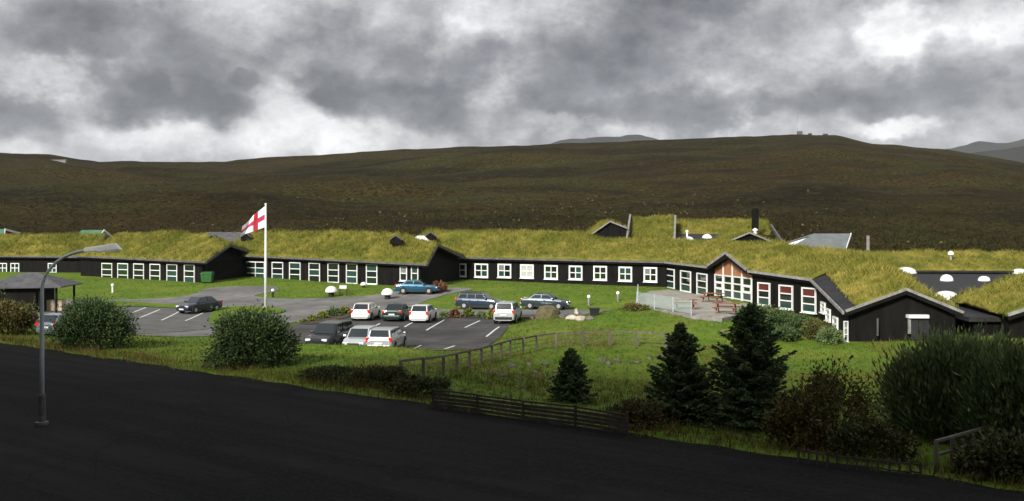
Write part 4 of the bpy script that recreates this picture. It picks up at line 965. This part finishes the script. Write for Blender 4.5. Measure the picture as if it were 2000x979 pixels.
bollard(220, 572, .95, 'pale bollard light on the lawn before the six tall windows', M_WHITE)
bollard(533, 581, .85, 'dark bollard light on the lawn right of the flagpole', M_DARKPL)
bollard(1150, 597, .95, 'pale bollard light at the lawn edge beyond the slate blue saloon')
bollard(1207, 589, .90, 'pale bollard light on the lawn close to the patio screen')
sg = thing('sign_board', gat(670,579), 'white sign board on two dark posts on the lawn', 'sign')
MB().box((0,0,.95), (.75,.06,.34)).build('board', M_WHITE, sg)
for x in (-.34,.38): MB().box((x,.06,.5), (.10,.06,1.2)).build('post', M_DARKPL, sg)
for u, v, lb in ((823,551,'white planter tub beside the entrance doors'),(839,549,'white planter tub at the corner of the long wall')):
    pt_ = thing('planter_tub', gat(u, v), lb, 'planter', 'white planter tubs at the entrance')
    MB().lathe([(.22,-.1),(.30,.42),(.33,.44),(.33,.48),(.27,.48)], (0,0,0), 14).build('tub', M_WHITE, pt_)
    P_ = rng.normal(0, 1, (160,3))*np.array([.16,.16,.12])+np.array([0,0,.62]); leaf_mesh(P_, P_*0+np.array([0,0,1.]), .14, .4, M_YELLOW, 'foliage', pt_)
bn = thing('dark_bin', gat(1161,617), 'small black bin beside the pale stones', 'bin')
MB().hexa([(-.3,-.25,0),(.3,-.25,0),(.3,.25,0),(-.3,.25,0)], [(-.4,-.32,.55),(.4,-.32,.55),(.4,.32,.55),(-.4,.32,.55)]).build('bin_body', M_DARKPL, bn)
MB().box((0,0,.59), (.9,.72,.07)).build('lid', M_DARKPL, bn)

# ------------------------------------------------------------------ flagpole and flag
fp = gat(519,603); fpo = thing('flagpole', fp, 'white flagpole standing on the grass island', 'flagpole')
FY = fp.y; ztop_ = EYE-(401-HZ)/F*FY-fp.z
MB().tube([(0,0,-.2),(0,0,ztop_*.5),(0,0,ztop_)], [.15,.12,.07], 12).build('pole', M_WHITE, fpo, smooth=True)
MB().lathe([(.02,0),(.10,.03),(.12,.10),(.08,.18),(.02,.2)], (0,0,ztop_), 10).build('finial', M_WHITE, fpo)
MB().lathe([(.30,-.1),(.30,.18),(.2,.22)], (0,0,.05), 12).build('foot', M_KERB, fpo)
fg = MB(); M_FR = mat("flag_red", (.55,.02,.02), rough=.8); M_FB = mat('flag_blue', (.015,.06,.30), rough=.8); M_FW = mat('flag_white', (.70,.70,.72), rough=.8)
FL, FH = 3.0, 2.0; nu, nv = 56, 40
verts = []; 
for i in range(nu+1):
    for j in range(nv+1):
        s = i/nu; t_ = j/nv                                       # s: hoist to fly, t: bottom to top
        x = -s*FL*.74-.10+.05*math.sin(s*7+t_*2); z = ztop_-.08-FH*(1-t_)-s*(1.75*t_+.80*(1-t_))-.1*s*s
        y = .30*s*math.sin(s*9.0+t_*1.6)+.08*math.sin(s*17+t_*4)*s
        z += .06*math.sin(s*10+t_*2)*s
        verts.append((x+.28*s*(t_-.5), y, z))
fc = []; mi_ = []
for i in range(nu):
    for j in range(nv):
        fc.append((i*(nv+1)+j, (i+1)*(nv+1)+j, (i+1)*(nv+1)+j+1, i*(nv+1)+j+1))
        a = (i+.5)/nu*22; b = (j+.5)/nv*16                        # a white field, red cross with blue edges
        dx = abs(a-8); dy = abs(b-8)
        mi_.append(1 if (dx < 1.35 or dy < 1.35) else (2 if (dx < 1.85 or dy < 1.85) else 0))
fo = fg.add(verts, fc).build('flag', M_FW, None, smooth=True, fix=False); fo.location = fp
fo.data.materials.append(M_FR); fo.data.materials.append(M_FB); fo.data.polygons.foreach_set('material_index', mi_)
tag(fo, 'white flag with blue-edged red cross flying from the pole', 'flag')

# ------------------------------------------------------------------ street lamp
lp = at(82,830,34.4); lp.z = 1.10; sl_ = thing('street_lamp', lp, 'tall grey street lamp with curved arm beside the road', 'street lamp')
ap = [(0,0,-.1),(0,0,2.5),(0,0,4.6)]; cx_ = 2.0
for k in range(1, 10):
    a = math.pi/2*k/9*.93; ap.append((1.72*(1-math.cos(a)), 0, 4.6+1.42*math.sin(a)))
MB().tube(ap, [.085,.075,.062]+[.055]*9, 12).build('pole', M_STEEL, sl_, smooth=True)
MB().lathe([(.22,-.08),(.22,.02),(.13,.05),(.12,.95),(.09,1.02)], (0,0,0), 12).build('base_sleeve', M_TRIMD, sl_)
MB().box((0,-.125,.55), (.12,.03,.5)).build('access_hatch', M_TRIMD, sl_)
e_ = V3(ap[-1]); hd2 = MB()
hd2.hexa([e_+V3((-.05,-.10,-.05)), e_+V3((1.25,-.15,.03)), e_+V3((1.25,.15,.03)), e_+V3((-.05,.10,-.05))], [e_+V3((-.05,-.06,.10)), e_+V3((1.05,-.10,.26)), e_+V3((1.05,.10,.26)), e_+V3((-.05,.06,.10))])
hd2.build('lamp_head', M_LAMP, sl_, bevel=.03)
MB().box(e_+V3((.80,0,.0)), (.75,.24,.08), (1,0,.06), (0,1,0), (-.06,0,1)).build('lens', M_DOME, sl_, bevel=.02)

# ------------------------------------------------------------------ mast on the hill, small shed on the far hill
def ridge_pt(u): 
    k = (u-1000)/F; ys_ = np.linspace(500, 900, 400); z_ = h(k*ys_, ys_); i = int(np.argmax((z_-EYE)/ys_)); return V3((k*ys_[i], ys_[i], float(z_[i])))
p = ridge_pt(1562); ms = thing('radio_mast', p, 'thin radio mast on the hilltop', 'mast')
MB().tube([(0,0,-1),(0,0,14)], [.22,.08], 6).build('shaft', M_STEEL, ms)
MB().box((0,0,.6), (3.2,2,3)).build('equipment_box', M_TRIMD, ms)
for k in (5, 9): MB().box((0,0,k), (1.0,.1,.12)).build('cross_arm', M_STEEL, ms)
for u, w_, lb in ((1582,4,'low dark hut on the hilltop right beside the mast'),(1612,6,'wider low dark hut on the hilltop farther from the mast')):
    p = ridge_pt(u)-V3((0,0,1.3)); b_ = thing('hilltop_hut', p, lb, 'hut', 'low huts on the hilltop')
    MB().box((0,0,.4), (w_*.45,3,2.4)).build('wall', M_FELT, b_); MB().prism([(-w_*.25,-1.7,1.6),(-w_*.25,1.7,1.6),(-w_*.25,0,2.4)], (w_*.5,0,0)).build('roof', M_SLATE, b_)
kk = (116-1000)/F; Yq = 640.; p = V3((kk*Yq, Yq, hz(kk*Yq, Yq))); b_ = thing('hillside_shed', p, 'long pale shed lying high on the left hillside', 'shed')
MB().box((0,0,1), (9.5,4,2.0)).build('wall', M_TRIM, b_); MB().prism([(-5,-2.3,1.9),(-5,2.3,1.9),(-5,0,2.5)], (10,0,0)).build('roof', M_TRIM, b_)

# ------------------------------------------------------------------ foliage
def crown_points(rad, n, clumps, up=.0, hollow=.45, cs=.24, flat=-.55):
    """points gathered in clumps near the skin of an uneven ellipsoid (local coordinates, base at z=0)"""
    rx, ry, rz = rad; q = rng.normal(0, 1, (clumps, 3)); q /= np.linalg.norm(q, axis=1)[:,None]; q[:,2] = np.where(q[:,2] < flat, -q[:,2]*.6, q[:,2])
    r = rng.uniform(hollow, 1.0, clumps)[:,None]**.6*(1+.30*fbm(q[:,0]*2.2+5, q[:,1]*2.2+q[:,2]*2, 3, int(rng.integers(99))))[:,None]
    C = q*r; k = rng.integers(0, clumps, n); csz = cs*rng.uniform(.5, 1.3, clumps)[k][:,None]
    P = C[k]+rng.normal(0, 1, (n, 3))*csz*.55
    D = C[k]+np.array([0, 0, up]); return P*np.array([rx, ry, rz])+np.array([0, 0, rz*(-flat+.0)]), D
def bush(p, w, hgt, m, label, n=7000, leaf=.11, asp=.45, up=.3, clumps=110, name='bush', cat='bush', group=None, dep=None, cs=.24, stems=7, jit=.6):
    r = thing(name, p, label, cat, group); rz_ = hgt/1.38
    P, D = crown_points((w/2/1.06, (dep or w)/2/1.06, hgt/1.58), int(n*1.5), int(clumps*1.5), up, cs=cs); P[:,2] = np.maximum(P[:,2], .03)
    leaf_mesh(P, D, leaf*1.25, asp*1.15, m, 'crown', r, jit)
    st = MB()
    for k in range(stems):
        a = 2*math.pi*k/stems+random.uniform(-.3,.3); e = V3((math.cos(a)*w*.30, math.sin(a)*w*.30, hgt*random.uniform(.5,.8)))
        st.tube([(e.x*.12,e.y*.12,-.15), (e.x*.45,e.y*.45,e.z*.45), e], [.05*hgt/3,.035*hgt/3,.012], 5)
    st.build('trunk', M_BARK, r)
    return r
def gp_(x, y): return V3((x, y, hz(x, y)))
def onroad(u, d):
    """point on sight column u at distance d beyond the road edge"""
    k = (u-1000)/F; Y = (d+RA.dot(RN))/(k*RN[0]+RN[1]); return gp_(k*Y, Y)
bush(onroad(184,2.6), 4.5, 2.7, M_LEAF, 'round dark green willow bush beside the road, pale blue hatchback behind it', 15000, .12, .42, .3, 200, 'willow_bush', jit=.5)
bush(onroad(487,2.4), 4.0, 2.75, M_LEAF, 'round dark green willow bush on the bank below the flagpole', 15000, .12, .42, .3, 200, 'willow_bush', jit=.5)
bush(onroad(12,3.6), 4.0, 2.3, M_RUSTL, 'olive brown bush in front of the grey-roofed hut', 9000, .12, .45, .3, 120, 'willow_bush')
bush(onroad(-40,5), 4.0, 3.4, M_LEAF, 'dark bush at the end of the hedge before the hut', 6000, .12, .45, .3, 110, 'willow_bush')
# the big willow thicket on the right
wl = onroad(1880, 7.4)
bush(wl, 5.5, 3.4, M_LEAFB, 'large grey-green willow thicket with upright shoots before the gable', 30000, .20, .20, 1.2, 330, 'willow_thicket', jit=.38, dep=4.5)
bush(onroad(1985,5.5), 3.6, 3.3, M_LEAFB, 'smaller grey-green willow leaning out of the large thicket', 11000, .19, .20, 1.2, 150, 'willow_thicket', jit=.4)
bush(onroad(1625,3.2), 3.0, 2.5, M_RUSTL, 'rusty brown shrub between the spruce and the willow thicket', 4200, .09, .5, .5, 110, 'rusty_shrub', cs=.34)
bush(onroad(1560,1.8), 1.9, 1.7, M_RUSTL, 'low rusty shrub at the foot of the taller spruce', 3500, .11, .5, .5, 70, 'rusty_shrub', cs=.34)
bush(onroad(1960,1.5), 2.4, 1.1, M_SCRUB, 'low dark green shrub below the sloping timber rail', 4500, .11, .5, .5, 80, 'rusty_shrub', cs=.32)
for u, d, w_, h_, lb in ((650,2.2,3.0,.7,'low dark scrub on the road bank right of the round bush'),(740,2.8,3.6,.85,'broad dark scrub on the road bank below the silver cars'),(820,2.0,2.6,.8,'low dark scrub against the end of the board fence'),(1240,1.6,2.0,.9,'low dark scrub under the slimmer spruce'),(1700,1.6,2.6,1.1,'low dark scrub at the foot of the willow thicket')):
    bush(onroad(u, d), w_, h_, M_SCRUB, lb, 4200, .10, .4, .5, 70, 'scrub', dep=2.2, stems=4)
# shrubs by the buildings and in the beds
SH = [(858,571,34,22,M_REDB,'red-brown shrub beside the teal saloon'),(836,569,18,12,M_REDB,'small red-brown shrub behind the teal saloon'),
 (592,632,14,8,M_YELLOW,'small yellow-green shrub at the tip of the planting bed'),(610,629,20,13,M_YELLOW,'yellow-green shrub in the narrow part of the planting bed'),(630,624,22,15,M_YELLOW,'yellow-green shrub in the middle of the planting bed'),
 (652,619,26,19,M_LEAFB,'dark upright shrub in the planting bed'),(672,614,24,14,M_YELLOW,'yellow-green shrub beside the white hatchback'),
 (888,622,24,18,M_REDB,'red-brown shrub behind the empty parking bays'),(915,620,24,17,M_YELLOW,'bright green shrub behind the empty parking bays'),(868,620,20,11,M_LEAFB,'low green shrub next to the right-hand white hatchback'),(942,622,22,13,M_LEAFB,'low grey-green shrub behind the empty bays'),(960,624,20,18,M_YELLOW,'yellow-green shrub beside the pale silver off-roader'),
 (1240,606,50,13,M_RUSTL,'low brown heath shrub at the patio corner')]
for u, v, w_, h_, m_, lb in SH:
    p = gat(u, v); k = p.y/F; bush(p, w_*k, h_*k, m_, lb, 1100, .13, .5, .3, 30, 'shrub', 'shrub', 'shrubs in the beds', stems=4)
GS = [(1462,628,50,30),(1495,634,60,36),(1530,640,60,34),(1560,650,60,36),(1592,662,54,38),(1618,672,44,36),(1480,650,50,24),(1530,664,60,24)]
GL = ['dark shrub in the garden at the corner of the glazed gable','dark shrub under the first red-curtained window','dark shrub between two red-curtained windows','dark shrub under the last red-curtained window','dark shrub against the side of the end wing','dark shrub at the foot of the end wing corner','low dark shrub at the garden edge near the patio','low dark shrub at the garden edge near the end wing']
for (u, v, w_, h_), lb in zip(GS, GL):
    p = gat(u, v); k = p.y/F; bush(p, w_*k*1.05, h_*k, (M_LEAF, M_LEAFB, M_RUSTL)[u % 3], lb, 2600, .13, .42, .4, 60, 'garden_shrub', 'shrub', 'shrubs before the dining room', stems=5)

def spruce(p, hgt, wid, label, seed):
    r = thing('spruce_tree', p, label, 'tree', 'spruces on the road bank'); rs = np.random.default_rng(seed)
    MB().tube([(0,0,-.2),(0,0,hgt*.5),(0,0,hgt)], [.045*hgt*.5,.05*hgt*.28,.01], 8).build('trunk', M_BARK, r)
    Ps, Ds = [], []; br = MB(); z = .12*hgt*.5
    while z < hgt*.985:
        t = z/hgt; Lb = wid/2*(1-t)**.85*rs.uniform(.85,1.15)+.05; nb = int(7+4*(1-t))
        for k in range(nb):
            a = 2*math.pi*(k+rs.random())/nb; L_ = Lb*rs.uniform(.65,1.18); d0 = np.array([math.cos(a), math.sin(a), 0])
            rise = .10+.55*t; e = np.array([0,0,z])+d0*L_+np.array([0,0,rise*L_-.22*L_*(1-t)])
            n_ = max(10, int(L_*120)); s_ = rs.random(n_)**.75; base = np.array([0,0,z])
            P = base+(e-base)*s_[:,None]; P[:,2] -= .14*L_*np.sin(s_*math.pi)*(1-t)
            side = np.array([-d0[1], d0[0], 0]); off = rs.normal(0, 1, n_)*.17*L_*(1.05-s_*.8)
            P = P+side*off[:,None]; P[:,2] += rs.normal(0, .025, n_)-np.abs(off)*.25
            Ps.append(P); Ds.append(np.tile(d0*.8, (n_,1))+side*np.sign(off)[:,None]*.7+np.array([0,0,-.1]))
            if k % 2 == 0: br.tube([tuple(base), tuple(e)], [.022*(1-t)+.006,.004], 4, False)
        z += hgt*.034*rs.uniform(.8,1.2)*(1.15-.5*t)
    br.build('branches', M_BARK, r, fix=False)
    leaf_mesh(np.concatenate(Ps), np.concatenate(Ds), .15, .34, M_NEEDLE, 'crown', r, .35)
spruce(onroad(1466,5.0), 4.4, 4.6, 'taller dark spruce on the road bank before the garden', 3)
spruce(onroad(1330,4.2), 3.65, 3.6, 'slimmer dark spruce on the road bank left of the taller one', 4)
spruce(onroad(1115,6.4), 2.25, 2.2, 'small young spruce below the curved post fence', 5)

# ------------------------------------------------------------------ fences
def fence(pix, label, hgt, spacing, rails, name, pw=.10, wm=None):
    wm = wm or M_WOODD
    pts = [gat(*q) for q in pix]; X, ln = poly_lerp([(p.x, p.y, 0) for p in pts], 400); n = max(2, int(ln/spacing)+1); idx = np.linspace(0, 399, n).astype(int)
    r = thing(name, gp_(*X[0][:2]), label, 'fence'); mi = Matrix.Translation(-r.location); pp = []
    for i in idx:
        g_ = gp_(X[i][0], X[i][1]); pp.append(g_); hh = hgt*random.uniform(.96,1.06)
        o = MB().beam(g_-V3((0,0,.3)), g_+V3((random.uniform(-.03,.03),random.uniform(-.03,.03),hh)), pw, pw, (0,1,0)).build('post', wm, r); o.matrix_parent_inverse = mi
    for a, b in zip(pp[:-1], pp[1:]):
        for z, w_, hh in rails:
            o = MB().beam(a+V3((0,0,z+random.uniform(-.02,.02))), b+V3((0,0,z+random.uniform(-.02,.02))), w_, hh).build('board' if hh > .09 else 'rail', wm, r); o.matrix_parent_inverse = mi
    return r
fence([(783,747),(860,736),(935,716),(1000,695),(1060,682),(1125,678),(1180,677),(1240,677),(1300,681)], 'weathered post and wire fence curving up the grass bank', .98, 1.75, ((.95,.08,.11),(.66,.03,.03),(.42,.02,.025),(.18,.02,.025)), 'post_fence', .15, M_WOODP)
fence([(845,797),(920,806),(1000,818),(1080,829),(1150,838),(1225,850)], 'low dark board fence along the road verge', .74, 1.7, ((.68,.05,.06),(.54,.03,.10),(.40,.03,.10),(.26,.03,.10),(.12,.03,.10)), 'board_fence', .09)
fence([(1560,905),(1640,918),(1720,926),(1800,936)], 'low dark paling fence under the willow thicket', .45, .28, ((.36,.03,.05),(.14,.03,.05)), 'paling_fence', .05)
ra, rb = onroad(1828,.9), onroad(1945,5.2)
rl = thing('timber_rail', ra, 'sloping timber handrail running down beside the willow thicket', 'handrail'); mi = Matrix.Translation(-ra)
for k in range(5):
    q_ = ra.lerp(rb, k/4); q_.z = hz(q_.x, q_.y)
    o = MB().beam(q_-V3((0,0,.2)), q_+V3((0,0,.85)), .09, .09, (0,1,0)).build('post', M_WOOD, rl); o.matrix_parent_inverse = mi
    if k:
        for z in (.85, .45): o = MB().beam(prev+V3((0,0,z)), q_+V3((0,0,z)), .10, .07).build('rail', M_WOOD, rl); o.matrix_parent_inverse = mi
    prev = q_

# ------------------------------------------------------------------ rocks
def rock_obj(p, sx, sy, sz, m, label, group, seed, cat='rock'):
    b = bmesh.new(); bmesh.ops.create_icosphere(b, subdivisions=2, radius=1); rs = np.random.default_rng(seed); pl_ = rs.normal(0, 1, (7, 3)); pl_ /= np.linalg.norm(pl_, axis=1)[:,None]; lim = rs.uniform(.55,.85,7)
    for v in b.verts:
        c_ = np.array(v.co)
        for n_, l_ in zip(pl_, lim):
            k = c_@n_
            if k > l_: c_ = c_-n_*(k-l_)
        v.co = c_*np.array([sx, sy, sz])
    me = bpy.data.meshes.new('rock'); b.to_mesh(me); b.free(); me.materials.append(m); o = bpy.data.objects.new('rock', me); COL.objects.link(o)
    o.location = p+V3((0,0,sz*.25)); o.rotation_euler = (0, 0, rs.uniform(0, 6)); return tag(o, label, cat, group)
M_PALE = mat('pale_stone', (.30,.26,.20), (.50,.45,.37), 3, .9, .3)
M_BROWNR = mat('mossy_boulder', (.06,.052,.03), (.16,.13,.075), 2.2, .95, .8, 7, (.09,.085,.03))
bo = rock_obj(gat(1068,622), 1.55, 1.1, .95, M_BROWNR, 'large mossy brown boulder in front of the slate blue saloon', None, 1, 'boulder')
for i, (u, v, a, b_, lb) in enumerate(((1098,622,.45,.3,'small grey stone touching the large boulder'),(1117,624,.75,.30,'flat reddish stone between the boulder and the pale slab'),(1135,625,.9,.28,'long pale stone slab beside the black bin'),(1127,614,.4,.42,'upright pale stone behind the slab'),(1152,625,.45,.28,'reddish stone next to the black bin'),(1040,624,.4,.25,'small stone at the tail of the slate blue saloon'))):
    rock_obj(gat(u, v), a, a*.6, b_, M_PALE if 'pale' in lb else M_ROCK, lb, 'stones by the drive', 20+i)
k = 0
for u, v in [(955,728),(972,722),(985,738),(1003,718),(1015,740),(1030,712),(1040,728),(1052,742),(1065,716),(1082,730),(1175,708),(1190,716),(1205,706),(1218,714),(1232,705),(1247,712),(1262,704),(1278,710),(1292,701),(1308,707),(1322,699),(1338,705),(1020,758),(950,750),(1410,648),(1390,640)]:
    p = gat(u+random.uniform(-5,5), v+random.uniform(-4,4)); s_ = random.uniform(.10,.26)
    rock_obj(p, s_*1.4, s_, s_*.75, M_ROCK, 'rough grey stone in the grassy hollow below the post fence' if v > 690 else 'rough grey stone at the foot of the patio', 'stones in the grassy hollow' if v > 690 else 'stones at the foot of the patio', 50+k); k += 1
# tidied timber lying in the garden
for (u, v, a, ln, lb) in ((1555,652,.5,1.7,'pale log lying among the garden shrubs'),(1515,628,-.8,1.0,'short pale log under the middle red-curtained window')):
    p = gat(u, v); o = MB().tube([(-ln/2,0,.3),(0,.03,.38),(ln/2,0,.42)], [.10,.11,.08], 8).build('log', M_PALE); o.location = p; o.rotation_euler = (0,0,a); tag(o, lb, 'log')

# ------------------------------------------------------------------ loose grass
def scatter(n, test, box):
    x = rng.uniform(box[0], box[1], n); y = rng.uniform(box[2], box[3], n); m_ = test(x, y); x, y = x[m_], y[m_]; return np.stack([x, y, h(x, y)], 1)
def dist(x, y): return (x-RA[0])*RN[0]+(y-RA[1])*RN[1]
lotp = [tuple(p) for p in smooth_poly(lot_r)]; drv = [tuple(p) for p in smooth_poly(drive, 3)]
ltl = [tuple(p) for p in smooth_poly(lot_l, 3)]
def free(P):
    keep = [not (inside(x, y, lotp) or inside(x, y, drv) or inside(x, y, ltl) or inside(x, y, pat)) for x, y in P[:,:2]]; return P[np.array(keep)]
P = free(scatter(60000, lambda x, y: (dist(x,y) > .5) & (np.abs(x) < .56*y+2), (-40, 42, 20, 84)))
tag(blades(P, .16, .020, M_BLADE, 'bank_grass', None, 3, .6), 'short green grass on the bank between road and car park', 'grass', kind='stuff')
P = scatter(60000, lambda x, y: (dist(x,y) > -.25+.35*vnoise(x*1.3,y*1.3,6)) & (dist(x,y) < 2.0+1.6*vnoise(x*.7,y*.7,4)) & (np.abs(x) < .56*y+2), (-40, 30, 14, 70))
tag(blades(P, .34, .016, M_DRY, 'verge_grass', None, 3, .45), 'tall dry brown grass along the road verge', 'grass', kind='stuff')
P = free(scatter(9000, lambda x, y: (vnoise(x*.33,y*.33,8) > .12) & (dist(x,y) > 2) & (y < 72), (-8, 26, 28, 72)))
tag(blades(P, .30, .016, M_DRY, 'dry_tussocks', None, 4, .5), 'straw-coloured tussocks in the grassy hollow', 'grass', kind='stuff')
P = free(scatter(26000, lambda x, y: np.abs(x) < .56*y+2, (-62, 20, 84, 124)))
tag(blades(P, .10, .03, M_BLADE, 'lawn_blades', None, 2, .6), 'mown lawn grass before the hotel', 'grass', kind='stuff')
M_HEATH = mat('heather_blades', (.012,.010,.004), (.040,.030,.011), .12, .95, spec=.05, rand=.5, c3=(.028,.030,.008))
uu = rng.uniform(-.58,.58,30000); yy = 160+120*rng.random(30000)**1.7; P = np.stack([uu*yy, yy, h(uu*yy, yy)], 1)
tag(blades(P, .42, .13, M_HEATH, 'heather', None, 2, .7), 'brown heather and rough grass on the hillside', 'heather', kind='stuff')
nb_ = 380; uu = rng.normal(.02,.19,nb_); yy = 175+150*rng.random(nb_)**1.5; sz_ = rng.uniform(.08,.42,nb_)**1.15
oct_ = np.array([(1,0,0),(0,1,0),(-1,0,0),(0,-1,0),(0,0,1),(0,0,-.6)], float); of = np.array([(0,1,4),(1,2,4),(2,3,4),(3,0,4),(1,0,5),(2,1,5),(3,2,5),(0,3,5)])
C_ = np.stack([uu*yy, yy, h(uu*yy, yy)+.1], 1); Vb = C_[:,None,:]+oct_[None]*sz_[:,None,None]*rng.uniform(.6,1.4,(nb_,6,1))
tag(np_mesh('hill_stones', Vb.reshape(-1,3), (of[None]+6*np.arange(nb_)[:,None,None]).reshape(-1,3), M_BROWNR), 'brownish stones strewn over the foot of the hillside', 'stones', kind='stuff')

# ------------------------------------------------------------------ damp air
hb = MB().box((0,0,260), (12800,12800,2*264)); M_HAZE = bpy.data.materials.new('damp_air'); M_HAZE.use_nodes = True
nt = M_HAZE.node_tree; nt.nodes.clear(); pv_ = nt.nodes.new('ShaderNodeVolumePrincipled'); ou = nt.nodes.new('ShaderNodeOutputMaterial')
pv_.inputs['Color'].default_value = (.80,.86,.95,1); pv_.inputs['Density'].default_value = 4.5e-5; pv_.inputs['Anisotropy'].default_value = .1
nt.links.new(pv_.outputs[0], ou.inputs['Volume'])
tag(hb.build('haze', M_HAZE), kind='stuff')
